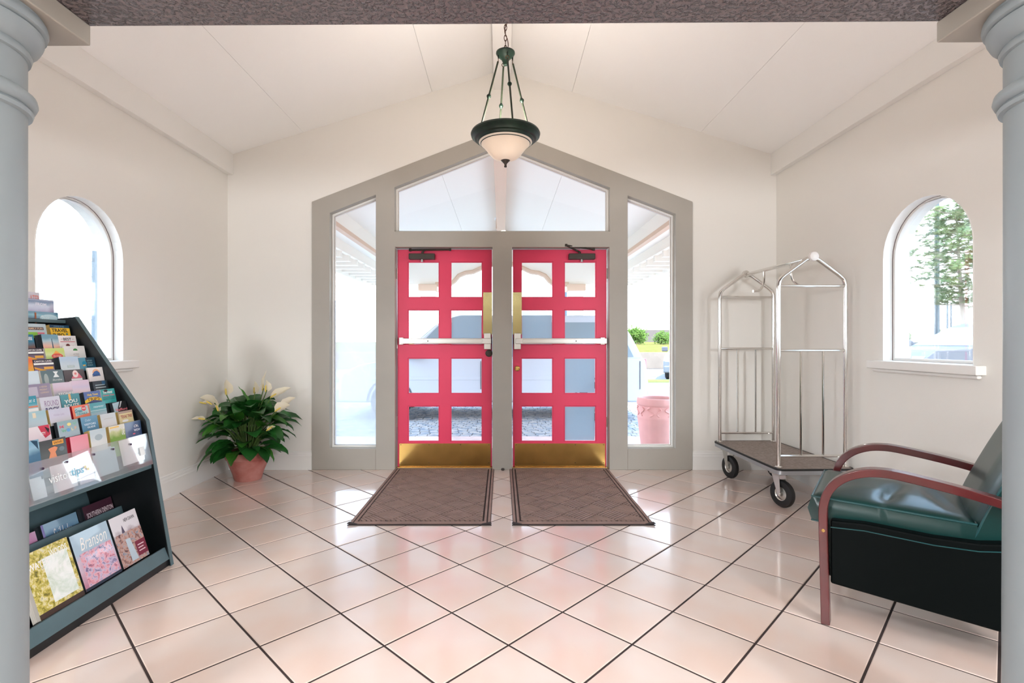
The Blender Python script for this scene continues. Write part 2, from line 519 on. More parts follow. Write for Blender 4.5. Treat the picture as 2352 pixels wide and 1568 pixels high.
# dropped header between room and lobby (textured plaster) and the columns that carry it
ZH = 2.146
hdr = [(-WX - TH, ZH), (WX + TH, ZH), (WX + TH, zc(WX)), (0, ZR), (-WX - TH, zc(WX))]
def hy(a, d): return d - a * 0.0092
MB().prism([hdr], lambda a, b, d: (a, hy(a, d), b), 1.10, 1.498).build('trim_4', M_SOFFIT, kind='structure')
for k, (xc, yc) in enumerate(((-1.4065, 1.31), (1.461, 1.29))):
    c = empty('column', (xc, yc, 0))
    tag(c, 'round painted column at the %s edge, with ringed capital under a square block' % ('left' if k == 0 else 'right'), kind='structure')
    r0 = 0.146
    prof = [(r0 * 1.02, 0.12), (r0 * 1.02, 0.5), (r0, 1.2), (r0, 1.99)]
    MB().lathe(prof, (xc, yc, 0), 48).build('shaft', M_COLUMN, c, smooth=True)
    MB().box(xc - 0.2, xc + 0.2, yc - 0.2, yc + 0.2, 0, 0.05).lathe([(0.19, 0.05), (0.198, 0.065), (0.19, 0.085), (0.165, 0.095), (0.17, 0.11), (0.16, 0.125), (0.147, 0.14)], (xc, yc, 0), 40).build('column_base', M_COLUMN, c, smooth=True)
    MB().lathe([(r0, 1.825), (0.156, 1.828), (0.159, 1.838), (0.153, 1.846), (0.163, 1.85), (0.168, 1.862), (0.165, 1.876), (0.154, 1.884), (r0, 1.89)], (xc, yc, 0), 48, cap=False).build('ring_moulding', M_COLUMN, c, smooth=True, autosmooth=50)
    MB().lathe([(r0, 1.974), (0.153, 1.977), (0.156, 1.988), (0.151, 1.998), (0.158, 2.002), (0.172, 2.016), (0.180, 2.034), (0.181, 2.046), (0.176, 2.050), (0.187, 2.054), (0.190, 2.064), (0.188, 2.076), (0.182, 2.080), (0.182, 2.088)], (xc, yc, 0), 48).build('capital', M_COLUMN, c, smooth=True, autosmooth=50)
    MB().prism([[(xc - 0.2, yc - 0.2), (xc + 0.2, yc - 0.2), (xc + 0.2, yc + 0.2), (xc - 0.2, yc + 0.2)]], lambda a, b, d: (a, b - (a - xc) * 0.0092, d), 2.086, ZH).build('capital_block', M_BLOCK, c, bevel=0.004)

# lobby behind the viewer
M_LOBBY = mat('lobby_wall_paint', (120, 112, 104), 0.7)
MB().box(-5.2, 5.2, -5.6, -5.4, -0.1, 2.8).build('wall_rear', M_LOBBY, kind='structure')
for nm, sg in (('lobby_left', -1), ('lobby_right', 1)):
    MB().box(sg * 5.0, sg * 5.2, -5.4, 1.12, -0.1, 2.8).build('wall_' + nm, M_LOBBY, kind='structure')
for nm, sg in (('corner_left', -1), ('corner_right', 1)):
    MB().box(sg * WX, sg * 5.0, 1.12, 1.3, -0.1, 2.8).build('wall_' + nm, M_WALL, kind='structure')
MB().box(-5.2, 5.2, -5.6, 1.12, 2.7, 2.8).build('ceiling_lobby', M_CEIL, kind='structure')

# baseboards
def baseboard(name, p0, p1, nrm):
    p0, p1, n = Vector((p0[0], p0[1], 0)), Vector((p1[0], p1[1], 0)), Vector((nrm[0], nrm[1], 0))
    d = p1 - p0
    prof = [(0, 0), (0.018, 0), (0.018, 0.128), (0.014, 0.136), (0.014, 0.150), (0.008, 0.164), (0.008, 0.174), (0, 0.178)]
    MB().prism([prof], lambda a, b, t: tuple(p0 + d * t + n * a + Vector((0, 0, b))), 0.0, 1.0).build(name, M_WHITE, kind='structure')
baseboard('baseboard_left', (-WX, 1.3), (-WX, WY), (1, 0))
baseboard('baseboard_right', (WX, 1.3), (WX, WY), (-1, 0))
baseboard('baseboard_back_left', (-WX, WY), (fx0, WY), (0, -1))
baseboard('baseboard_back_right', (fx1, WY), (WX, WY), (0, -1))

# ------------------------------------------------------------------ entrance frame, glazing, doors
hole_sl = [q(757, 1030), q(863, 1030), q(863, 447), q(757, 489)]
hole_sr = [q(1442, 1030), q(1552, 1030), q(1552, 491), q(1442, 449)]
hole_tr = [q(906, 531), q(1401, 531), q(1401, 431), q(1153, 333), q(906, 430)]
hole_d1 = [q(907, 0)[0], q(1131, 0)[0]]
hole_d2 = [q(1176, 0)[0], q(1400, 0)[0]]
zdt = pz(567, YF)
outer = [(fx0, 0), (hole_d1[0], 0), (hole_d1[0], zdt), (hole_d1[1], zdt), (hole_d1[1], 0), (hole_d2[0], 0), (hole_d2[0], zdt), (hole_d2[1], zdt), (hole_d2[1], 0), (fx1, 0), (fx1, zsd), (0, zap), (fx0, zsd)]
fr = empty('door_frame', (0, YF, 0))
tag(fr, 'taupe painted entrance frame holding two doors, two tall side panes and a peaked transom', kind='structure')
MB().prism([outer, hole_sl, hole_sr, hole_tr], lambda a, b, d: (a, d, b), YF, YF + 0.15).build('frame_body', M_TAUPE, fr, bevel=0.003)
# face joints: casing lines of the frame
jm = MB()
for x in (863, 1442):
    jm.box(px(x, YF) - 0.0012, px(x, YF) + 0.0012, YF - 0.0012, YF, 0.0, pz(1032, YF))
jm.box(hole_d1[0], hole_d2[1], YF - 0.0012, YF, zdt + 0.150, zdt + 0.152)
jm.build('frame_joint', mat('frame_joint_line', (128, 118, 104), 0.6), fr)
MB().lathe([(0.014, 0.0), (0.018, 0.008), (0.012, 0.02)], (px(1155, YF - 0.03), YF - 0.018, 0.0), 14).build('floor_bolt', M_CLOSER, fr, smooth=True)
GY = 4.975
def shrink(loop, d):
    out, n = [], len(loop)
    for i in range(n):
        p0, p1, p2 = Vector(loop[i - 1]), Vector(loop[i]), Vector(loop[(i + 1) % n])
        e0, e1 = (p1 - p0).normalized(), (p2 - p1).normalized()
        n0, n1 = Vector((-e0.y, e0.x)), Vector((-e1.y, e1.x))
        b = (n0 + n1); b = b / max(b.dot(n0), 1e-3)
        out.append(tuple(p1 + b * d))
    return out
for k, (lp, lab, film) in enumerate(((hole_sl, 'tall pane beside the left door, its lower part hazed over', True), (hole_tr, 'peaked transom pane above the two doors', False), (hole_sr, 'tall clear pane beside the right door, pink urn outside', False))):
    wn = empty('window_%d' % (k + 3), (sum(p[0] for p in lp) / len(lp), GY, min(p[1] for p in lp)))
    tag(wn, lab, kind='structure')
    fn = lambda a, b, d: (a, d, b)
    MB().prism([lp, shrink(lp, 0.016)], fn, GY - 0.022, GY - 0.002).build('glazing_bead', M_WHITE, wn, bevel=0.002)
    MB().prism([shrink(lp, 0.010), shrink(lp, 0.022)], fn, GY + 0.008, GY + 0.03).build('outer_bead', mat('outer_bead_paint', (226, 214, 204), 0.5), wn)
    MB().prism([shrink(lp, 0.006)], fn, GY, GY + 0.005).build('pane', M_GLASS, wn)
    if film:
        x0, x1 = lp[0][0] + 0.018, lp[1][0] - 0.018
        MB().box(x0, x1, GY + 0.0055, GY + 0.0065, lp[0][1] + 0.018, pz(690, GY)).build('haze_film', M_FILM2, wn, label='added pale haze film')  # layer added for the pale haze over the lower glass

DY = 4.965
def dq(x, y): return (px(x, DY), pz(y, DY))
def door(num, x0, x1, cols, rows, hinge_left, filmed, label):
    d = empty('door_%d' % num, (px((x0 + x1) / 2, DY), DY, 0))
    tag(d, label, kind='structure')
    zb, zt = 0.012, pz(573, DY)
    X0, X1 = px(x0, DY), px(x1, DY)
    holes = []
    for (ya, yb) in rows:
        for (xa, xb) in cols:
            holes.append([dq(xa, yb), dq(xb, yb), dq(xb, ya), dq(xa, ya)])
    MB().prism([[(X0, zb), (X1, zb), (X1, zt), (X0, zt)]] + holes, lambda a, b, t: (a, t, b), DY, DY + 0.045).build('door_leaf', M_RED, d, bevel=0.004)
    for i, h in enumerate(holes):
        MB().prism([h, shrink(h, 0.008)], lambda a, b, t: (a, t, b), DY + 0.006, DY + 0.016).build('glazing_bead', mat('red_bead', (226, 62, 98), 0.4), d)
        p = MB().prism([shrink(h, 0.003)], lambda a, b, t: (a, t, b), DY + 0.020, DY + 0.025).build('pane', M_GLASS, d)
        if i in filmed:
            s_ = shrink(h, 0.010)
            MB().prism([s_], lambda a, b, t: (a, t, b), DY + 0.0262, DY + 0.0272).build('haze_film', M_FILM, p, label='added grey haze film')  # layer added for the blurred grey haze, no real sheet on the glass
    # brass kick plate with screws
    k = MB().box(px(x0 + 4, DY), px(x1 - 3, DY), DY - 0.003, DY, pz(1071, DY), pz(1018, DY)).build('kick_plate', M_BRASS, d, bevel=0.001)
    for xx in (x0 + 8, (2 * x0 + x1) / 3, (x0 + 2 * x1) / 3, x1 - 7):
        for yy in (1021, 1062):
            MB().lathe([(0.004, 0.0), (0.003, -0.0015)], (px(xx, DY), DY - 0.003, pz(yy, DY)), 8, axis='y').build('screw', M_CLOSER, k)
    lock = (x1 - 10) if hinge_left else (x0 + 10)
    # brass guard plate
    MB().box(px(lock - 10.5, DY), px(lock + 10.5, DY), DY - 0.0025, DY, pz(768, DY), pz(671, DY)).build('guard_plate', mat('worn_brass', (176, 160, 112), 0.22, metal=1.0, noise=0.2, nscale=9), d, bevel=0.001)
    # panic bar
    zb_ = pz(783, DY)
    hz = 0.027
    bar = MB().box(X0 + 0.025, X1 - 0.005, DY - 0.06, DY - 0.022, zb_ - hz, zb_ + hz).build('panic_bar', M_STEEL, d, bevel=0.006)
    xa, xb = ((x0 + 58), (x1 - 22)) if hinge_left else ((x0 + 22), (x1 - 58))
    MB().box(px(xa, DY), px(xb, DY), DY - 0.066, DY - 0.058, zb_ - hz * 0.62, zb_ + hz * 0.62).build('push_pad', mat('satin_steel', (196, 194, 188), 0.38, metal=1.0), bar, bevel=0.003)
    mx_ = (x0 + 72) if hinge_left else (x1 - 72)
    MB().lathe([(0.006, 0.0), (0.005, -0.003)], (px(mx_, DY), DY - 0.066, zb_), 10, axis='y').build('dogging_screw', M_BLACK, bar)
    hx = X0 + 0.045 if hinge_left else X1 - 0.045
    MB().box(hx - 0.022, hx + 0.022, DY - 0.05, DY, zb_ - 0.034, zb_ + 0.034).build('bar_bracket', M_STEEL, bar, bevel=0.004)
    MB().box(px(lock - 8, DY), px(lock + 8, DY), DY - 0.052, DY, pz(802, DY), pz(765, DY)).build('latch_case', M_STEEL, bar, bevel=0.005)
    MB().box(px(x0 + 1, DY), px(x0 + 8, DY), DY - 0.03, DY, zb_ - 0.03, zb_ + 0.03).build('end_cap', M_BLACK, bar, bevel=0.003) if not hinge_left else MB().box(px(x1 - 5, DY), px(x1 - 0.5, DY), DY - 0.03, DY, zb_ - 0.03, zb_ + 0.03).build('end_cap', M_BLACK, bar, bevel=0.003)
    yc_ = 811 if hinge_left else 846
    lk = MB().lathe([(0.035 if hinge_left else 0.026, 0.0), (0.033 if hinge_left else 0.025, -0.012), (0.024 if hinge_left else 0.016, -0.016)], (px(lock + 3 if hinge_left else lock, DY), DY, pz(yc_, DY)), 24, axis='y').build('lock_cylinder', M_CLOSER if hinge_left else M_BRASS, d, smooth=True)
    # closer
    if hinge_left: bx0, bx1, ax0, ax1, jx = 941, 1000, 943, 1035, 972
    else: bx0, bx1, ax0, ax1, jx = 1305, 1365, 1298, 1362, 1330
    cl = MB().box(px(bx0, DY), px(bx1, DY), DY - 0.062, DY, pz(597, DY), pz(584, DY)).build('door_closer', M_CLOSER, d, bevel=0.006)
    MB().lathe([(0.013, 0.0), (0.013, 0.03)], (px((bx0 + bx1) / 2, DY), DY - 0.032, pz(602, DY)), 14).build('spindle_cap', M_STEEL, cl, smooth=True)
    am = MB()
    zz = pz(575, DY) - 0.004
    J = (px(jx, DY), DY - 0.035, pz(584, DY)); 
    if hinge_left:
        E = (px(ax1, DY), DY - 0.055, zz + 0.002); G = (px(ax0, DY), DY - 0.02, zz + 0.005)
    else:
        E = (px(ax0, DY), DY - 0.085, zz + 0.038); G = (px(ax1, DY), DY - 0.03, zz + 0.008)
    am.tube([J, (J[0], J[1], J[2] + 0.02)], 0.012, 8)
    if hinge_left:
        am.tube([(J[0], J[1], J[2] + 0.02), (J[0] + 0.03, J[1] - 0.01, zz)], 0.007, 8); am.tube([G, E], 0.009, 8); am.tube([(G[0], G[1], G[2] - 0.01), (G[0], G[1] + 0.005, G[2] + 0.012)], 0.014, 8)
        am.tube([(E[0], E[1], E[2] - 0.012), (E[0], E[1], E[2] + 0.012)], 0.011, 8)
    else:
        am.tube([(J[0], J[1], J[2] + 0.016), E], 0.009, 8); am.tube([E, G], 0.008, 8); am.tube([(G[0], G[1], G[2] - 0.01), (G[0], G[1], G[2] + 0.012)], 0.013, 8)
        am.tube([(E[0], E[1], E[2] - 0.01), (E[0], E[1], E[2] + 0.012)], 0.012, 8)
    am.build('closer_arm', M_CLOSER, cl, smooth=True)
    for yy in (640, 800, 980):
        hxp = X0 - 0.004 if hinge_left else X1 + 0.004
        MB().lathe([(0.007, 0), (0.007, 0.1)], (hxp, DY - 0.004, pz(yy, DY)), 10).build('hinge', M_STEEL, d, smooth=True)
    return d
rows = [(601, 683), (711, 792), (822, 904), (932, 1014)]
door(1, 913, 1130, [(937, 1009), (1035, 1108)], rows, True, (3,), 'crimson glazed door on the left with brass kick plate and panic bar')
door(2, 1178, 1393, [(1197, 1270), (1296, 1369)], rows, False, (2, 5, 7), 'crimson glazed door on the right with three greyed panes')
th = MB().box(hole_d1[0], hole_d1[1], DY - 0.03, DY + 0.06, -0.004, 0.010).box(hole_d2[0], hole_d2[1], DY - 0.03, DY + 0.06, -0.004, 0.010).build('threshold', M_BRASS, fr, bevel=0.003)

# ------------------------------------------------------------------ pendant lamp
PX_, PY_ = px(1161, 3.3), 3.3
pl = thing('pendant_lamp', 'green bronze pendant lamp with ivory glass bowl hanging from the ridge beam', 'lamp', (PX_, PY_, 2.37))
zr = 2.54
MB().lathe([(0.148, zr - 0.052), (0.158, zr - 0.055), (0.166, zr - 0.045), (0.178, zr - 0.04), (0.184, zr - 0.028), (0.198, zr - 0.024), (0.206, zr - 0.012), (0.219, zr - 0.006), (0.223, zr + 0.008), (0.218, zr + 0.02), (0.205, zr + 0.026), (0.185, zr + 0.02), (0.165, zr + 0.004), (0.150, zr - 0.03), (0.148, zr - 0.052)], (PX_, PY_, 0), 64, cap=False).build('rim', M_VERDI, pl, smooth=True)
bowl = [(0.012, 2.378), (0.05, 2.386), (0.082, 2.402), (0.104, 2.424), (0.124, 2.452), (0.143, 2.474), (0.160, 2.488), (0.172, 2.498), (0.170, 2.504), (0.156, 2.494), (0.138, 2.478), (0.119, 2.456), (0.1, 2.43), (0.078, 2.408), (0.05, 2.392), (0.012, 2.384)]
MB().lathe(bowl, (PX_, PY_, 0), 64, cap=False).build('bowl_shade', M_BOWL, pl, smooth=True, autosmooth=60)
MB().lathe([(0.034, 2.392), (0.032, 2.384), (0.022, 2.374), (0.010, 2.362), (0.006, 2.352), (0.009, 2.346), (0.008, 2.339), (0.0, 2.336)], (PX_, PY_, 0), 24).build('finial', M_CLOSER, pl, smooth=True)
MB().tube([(PX_, PY_, 2.39), (PX_, PY_, 2.50)], 0.006).build('centre_rod', M_VERDI, pl)
zcap = 3.06
cap = MB().lathe([(0.0, zcap + 0.022), (0.05, zcap + 0.02), (0.060, zcap + 0.016), (0.061, zcap + 0.008), (0.054, zcap - 0.004), (0.040, zcap - 0.018), (0.026, zcap - 0.03), (0.018, zcap - 0.05), (0.014, zcap - 0.066), (0.0, zcap - 0.07)], (PX_, PY_, 0), 40).build('hanger_cap', M_VERDI, pl, smooth=True)
def ring(c, r, t, axis):
    pts = []
    for k in range(14):
        a = 2 * math.pi * k / 14
        u, v = r * math.cos(a), r * 1.0 * math.sin(a)
        pts.append((c[0] + (u if axis == 'x' else 0), c[1] + (u if axis == 'y' else 0), c[2] + v))
    return pts
for k, ang in enumerate((15, 105, 195, 285)):
    ca, sa = math.cos(R(ang - 15 + 15)), math.sin(R(ang))
    top = Vector((PX_ + 0.047 * ca, PY_ + 0.047 * sa, zcap - 0.040))
    bot = Vector((PX_ + 0.168 * ca, PY_ + 0.168 * sa, zr + 0.02))
    d = (bot - top)
    rd = MB().tube([top + d.normalized() * 0.010, bot - d.normalized() * 0.016], 0.0058, 8).build('rod', mat('dark_green_rod', (40, 50, 34), 0.6, noise=0.3, nscale=30), pl, smooth=True)
    midt = 0.52 if k != 3 else 0.42
    m = top + d * midt
    z = d.normalized()
    kn = MB(); kn.tube([m - z * 0.017, m - z * 0.010, m - z * 0.003, m + z * 0.003, m + z * 0.010, m + z * 0.017], [0.006, 0.010, 0.0145, 0.0145, 0.010, 0.006], 10)
    kn.build('knob', M_VERDI, rd, smooth=True)
    MB().tube([(top.x, top.y, zcap - 0.004), (top.x, top.y, top.z + 0.010)], [0.006, 0.0035], 8).build('hook_pin', M_VERDI, rd, smooth=True)
    for c_ in (top, bot - d.normalized() * 0.006):
        MB().tube(ring(c_, 0.011, 0.003, 'x' if k % 2 else 'y'), 0.0025, 6, closed=True).build('hook', M_CHAIN, rd, smooth=True)
zlink = zcap + 0.024
k = 0
first = None
while zlink < 3.60:
    pts = []
    for i in range(14):
        a = 2 * math.pi * i / 14
        u, v = 0.0085 * math.cos(a), 0.02 * math.sin(a)
        pts.append((PX_ + (u if k % 2 == 0 else 0), PY_ + (0 if k % 2 == 0 else u), zlink + 0.017 + v))
    MB().tube(pts, 0.0026, 6, closed=True).build('chain_link', M_CHAIN, pl, smooth=True)
    zlink += 0.0335; k += 1
cp = [(PX_ + 0.012 * math.sin(t * 1.3) + 0.006, PY_ - 0.006 + 0.008 * math.cos(t * 1.3), zcap + 0.02 + 0.58 * t / 16) for t in range(17)]
MB().tube(catmull(cp, 3), 0.0032, 6).build('cord', mat('brown_lamp_cord', (96, 62, 46), 0.5), pl, smooth=True)
MB().lathe([(0.06, 3.62), (0.058, 3.606), (0.03, 3.594), (0.0, 3.592)], (PX_, PY_, 0), 24).build('ceiling_plate', M_VERDI, pl, smooth=True)
lb = lamp('pendant_bulb', 'POINT', (0, 0, zr + 0.05 - 2.37), PENDANT_W, (1.0, 0.92, 0.82), shadow_soft_size=0.07)
lb.parent = pl

# ------------------------------------------------------------------ floor mats
def door_mat(x0, x1, y0, y1, label):
    z = 0.0
    r_ = thing('floor_mat', label, 'mat', ((x0 + x1) / 2, (y0 + y1) / 2, 0), group='brown mats at the doors')
    MB().box(x0, x1, y0, y1, 0.0005, 0.006).build('mat_base', M_MATBASE, r_)
    MB().box(x0 - 0.006, x1 + 0.006, y0 - 0.012, y0, 0.0005, 0.005).build('rubber_edge', M_MATEDGE, r_, bevel=0.002)
    b = MB(); wd = 0.016
    for k in range(2):
        o = 0.004 + k * 0.026
        for (a0, a1, b0, b1) in ((x0 + o, x0 + o + wd, y0 + o, y1 - o), (x1 - o - wd, x1 - o, y0 + o, y1 - o), (x0 + o + wd, x1 - o - wd, y0 + o, y0 + o + wd), (x0 + o + wd, x1 - o - wd, y1 - o - wd, y1 - o)):
            b.box(a0, a1, b0, b1, 0.006, 0.0095)
    b.build('border', M_MAT, r_)
    # diagonal basket-weave ribs
    a = 0.165; nr = 7
    ix0, ix1, iy0, iy1 = x0 + 0.058, x1 - 0.058, y0 + 0.058, y1 - 0.058
    s = MB(); c = math.sqrt(0.5)
    for i in range(-9, 10):
        for j in range(-9, 10):
            u0, v0 = i * a, j * a
            for k in range(nr):
                t0, t1 = a * (k + 0.2) / nr, a * (k + 0.8) / nr
                if (i + j) % 2 == 0: rc = [(u0 + 0.006, v0 + t0), (u0 + a - 0.006, v0 + t0), (u0 + a - 0.006, v0 + t1), (u0 + 0.006, v0 + t1)]
                else: rc = [(u0 + t0, v0 + 0.006), (u0 + t1, v0 + 0.006), (u0 + t1, v0 + a - 0.006), (u0 + t0, v0 + a - 0.006)]
                pts = [((x0 + x1) / 2 + (u - v) * c, (y0 + y1) / 2 + (u + v) * c) for u, v in rc]
                p2 = clip(pts, ix0, ix1, iy0, iy1)
                if len(p2) < 3 or area(p2) < 2e-5: continue
                n = len(p2)
                s.add([(p[0], p[1], 0.006) for p in p2] + [(p[0], p[1], 0.0130) for p in p2], [tuple(range(n, 2 * n))] + [(m, (m + 1) % n, (m + 1) % n + n, m + n) for m in range(n)])
    s.build('ribs', M_MAT, r_, kind='stuff')
    for cx_, sg in ((x0, 1), (x1, -1)):     # curled corners
        MB().prism([[(cx_, y0 + 0.02), (cx_ + sg * 0.06, y0 - 0.004), (cx_ - sg * 0.006, y0 - 0.012)]], lambda a_, b_, d: (a_, b_, d + 0.006 * (1 if abs(a_ - cx_) < 0.02 else 0)), 0.006, 0.011).build('curled_corner', M_MATEDGE, r_)
door_mat(px(799, 3.403), px(1127, 3.403), 3.415, 4.93, 'brown ribbed mat before the left crimson door')
door_mat(px(1178, 3.403), px(1504, 3.403), 3.415, 4.93, 'brown ribbed mat before the right crimson door')

# ------------------------------------------------------------------ luggage cart
ct = thing('luggage_cart', 'chrome luggage cart with carpeted deck standing in the corner by the doors', 'cart', (2.251, 4.225, 0), 0.027, local=True)
hl, hwid, zd = 0.475, 0.249, 0.300
def rrect(hx, hy, r, n=5):
    out = []
    for sx_, sy_, a0 in ((1, 1, 0), (-1, 1, 90), (-1, -1, 180), (1, -1, 270)):
        out += arc(sx_ * (hx - r), sy_ * (hy - r), r, a0, a0 + 90, n)
    return out
MB().prism([rrect(0.285, 0.535, 0.05)], lambda a, b, d: (a, b, d), zd - 0.040, zd - 0.004).build('deck_edge', M_DARKMETAL, ct, bevel=0.006)
MB().prism([rrect(0.287, 0.537, 0.05), rrect(0.277, 0.527, 0.045)], lambda a, b, d: (a, b, d), zd - 0.010, zd + 0.004).build('rubber_bumper', M_BLACK, ct, bevel=0.003)
MB().prism([rrect(0.276, 0.526, 0.045)], lambda a, b, d: (a, b, d), zd - 0.006, zd + 0.003).build('deck_carpet', M_PLATCARPET, ct)
for sy_ in (-1, 1):
    y = sy_ * hl
    pts = [(-hwid, y, zd)] + [(-hwid, y, z) for z in (0.7, 1.2, 1.60)] + catmull([(-hwid, y, 1.62), (-hwid + 0.012, y, 1.672), (-hwid + 0.055, y, 1.712)], 4) + [(-0.05, y, 1.815)] + catmull([(-0.04, y, 1.82), (0.0, y, 1.832), (0.04, y, 1.82)], 4) + [(0.05, y, 1.815)] + catmull([(hwid - 0.055, y, 1.712), (hwid - 0.012, y, 1.672), (hwid, y, 1.62)], 4) + [(hwid, y, z) for z in (1.2, 0.7)] + [(hwid, y, zd)]
    MB().tube(pts, 0.0155, 12).build('end_hoop', M_CHROME, ct, smooth=True)
    for nm, z, rr in (('upper_rail', 1.625, 0.0115), ('middle_rail', 1.155, 0.0115), ('lower_rail', 0.385, 0.0105)):
        MB().tube([(-hwid, y, z), (hwid, y, z)], rr, 10).build(nm, M_CHROME, ct, smooth=True)
    for x in (-hwid / 3, hwid / 3):
        MB().tube([(x, y, 0.385), (x, y, 1.155)], 0.0085, 8).build('vertical_bar', M_CHROME, ct, smooth=True)
    MB().lathe([(0.0, 0.022), (0.020, 0.020), (0.032, 0.012), (0.034, 0.0), (0.034, -0.012), (0.028, -0.02)] if sy_ > 0 else [(0.028, 0.02), (0.034, 0.012), (0.034, 0.0), (0.032, -0.012), (0.020, -0.020), (0.0, -0.022)], (0, y + sy_ * 0.018, 1.838), 24, axis='y').build('corner_bumper', mat('white_rubber', (236, 230, 226), 0.5) if sy_ < 0 else M_CHROME, ct, smooth=True)
    for x in (-hwid, hwid):
        MB().lathe([(0.026, zd), (0.026, zd + 0.008), (0.017, zd + 0.016)], (x, y, 0), 16).build('post_collar', M_CHROME, ct, smooth=True)
MB().tube([(0, -hl, 1.832), (0, hl, 1.832)], 0.0155, 12).build('garment_rail', M_CHROME, ct, smooth=True)
for yy, dx in ((0.18, -0.11), (-0.22, 0.10)):
    MB().tube(catmull([(0, yy, 1.826), (0, yy, 1.74), (dx * 0.15, yy - 0.005, 1.69), (dx * 0.5, yy - 0.02, 1.655), (dx, yy - 0.03, 1.648)], 5), 0.0105, 10).build('garment_hook', M_CHROME, ct, smooth=True)
for sx_ in (-1, 1):
    for sy_ in (-1, 1):
        cxx, cyy = sx_ * 0.205, sy_ * 0.405
        sw = R(18) if sy_ < 0 else R(10)
        cr = empty('caster', (cxx, cyy, 0), 0, parent=ct)
        ORI[cr.name] = Vector((0, 0, 0)); cr.location = (cxx, cyy, 0); cr.rotation_euler = (0, 0, sw)
        MB().lathe([(0.050, -0.020), (0.078, -0.024), (0.094, -0.019), (0.1, -0.008), (0.1, 0.008), (0.094, 0.019), (0.078, 0.024), (0.050, 0.020)], (0, -0.03, 0.1005), 32, axis='x', cap=False).build('tire', M_BLACK, cr, smooth=True)
        MB().lathe([(0.0, -0.022), (0.018, -0.022), (0.02, -0.014), (0.046, -0.010), (0.054, -0.018), (0.054, 0.018), (0.046, 0.010), (0.02, 0.014), (0.018, 0.022), (0, 0.022)], (0, -0.03, 0.1005), 24, axis='x').build('wheel_hub', M_STEEL, cr, smooth=True)
        fk = MB()
        for s2 in (-1, 1):
            fk.prism([[(-0.042, 0.085), (-0.018, 0.085), (0.035, 0.235), (-0.03, 0.235)]], lambda a, b, d: (d, a, b), s2 * 0.030, s2 * 0.034)
        fk.box(-0.034, 0.034, -0.03, 0.035, 0.232, 0.238)
        fk.tube([(-0.04, -0.03, 0.1005), (0.04, -0.03, 0.1005)], 0.007, 8)
        fk.build('fork', M_STEEL, cr, bevel=0.001)
        MB().box(-0.045, 0.045, -0.045, 0.045, 0.240, zd - 0.040).build('swivel_plate', M_STEEL, cr, bevel=0.002)

# ------------------------------------------------------------------ armchair (x backwards, y across)
ch = thing('armchair', 'dark green leather armchair with bent cherry wood arms beside the right column', 'chair', (1.3816, 2.218, 0), R(-37), local=True)
arm_c = catmull([(0.012, 0, 0.0), (0.008, 0, 0.2), (0.003, 0, 0.42), (0.006, 0, 0.52), (0.030, 0, 0.588), (0.075, 0, 0.637), (0.135, 0, 0.668), (0.20, 0, 0.680), (0.28, 0, 0.676), (0.46, 0, 0.646), (0.60, 0, 0.612), (0.70, 0, 0.575), (0.74, 0, 0.52), (0.755, 0, 0.40), (0.78, 0, 0.2), (0.80, 0, 0.0)], 5)
def sweep(path, y0, y1, half):
    s = MB(); n = len(path)
    vs = []
    for i, p in enumerate(path):
        a = path[max(i - 1, 0)]; b = path[min(i + 1, n - 1)]
        t = (b - a).normalized(); nn = Vector((-t.z, 0, t.x))
        for (sy_, sn) in ((y0, -1), (y1, -1), (y1, 1), (y0, 1)):
            vs.append((p.x + nn.x * half * sn, sy_, p.z + nn.z * half * sn))
    fs = []
    for i in range(n - 1):
        for k in range(4):
            k2 = (k + 1) % 4
            fs.append((i * 4 + k, i * 4 + k2, (i + 1) * 4 + k2, (i + 1) * 4 + k))
    fs += [(0, 1, 2, 3), tuple((n - 1) * 4 + k for k in (3, 2, 1, 0))]
    return s.add(vs, fs)
CW = 0.70
sweep(arm_c, 0.0, 0.058, 0.0165).build('armrest', M_WOOD, ch, bevel=0.004)
sweep(arm_c, CW - 0.058, CW, 0.0165).build('armrest', M_WOOD, ch, bevel=0.004)
def side_panel(y0, y1):
    top = [(0.03, 0.452), (0.15, 0.462), (0.37, 0.455), (0.50, 0.462), (0.68, 0.50)]
    MB().prism([[(0.03, 0.180), (0.72, 0.138)] + top[::-1]], lambda a, b, d: (a, d, b), y0, y1).build('side_panel', mat('shaded_green_leather', (3, 7, 7), 0.5, spec=0.08), ch, bevel=0.014, bseg=4)  # same leather as the seat, its dark shade put into a near-black matte colour
    MB().tube([(a, (y0 + y1) / 2 + (-1 if y0 < 0.3 else 1) * (y1 - y0) / 2, b - 0.03) for a, b in top], 0.0022, 6).build('seam', M_PIPING, ch)
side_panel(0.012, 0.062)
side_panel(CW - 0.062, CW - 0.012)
MB().box(0.0, 0.045, 0.062, CW - 0.062, 0.19, 0.43).build('front_panel', M_LEATHER, ch, bevel=0.012, bseg=3)
MB().box(0.02, 0.68, 0.062, CW - 0.062, 0.2, 0.42).build('seat_base', M_LEATHER, ch)
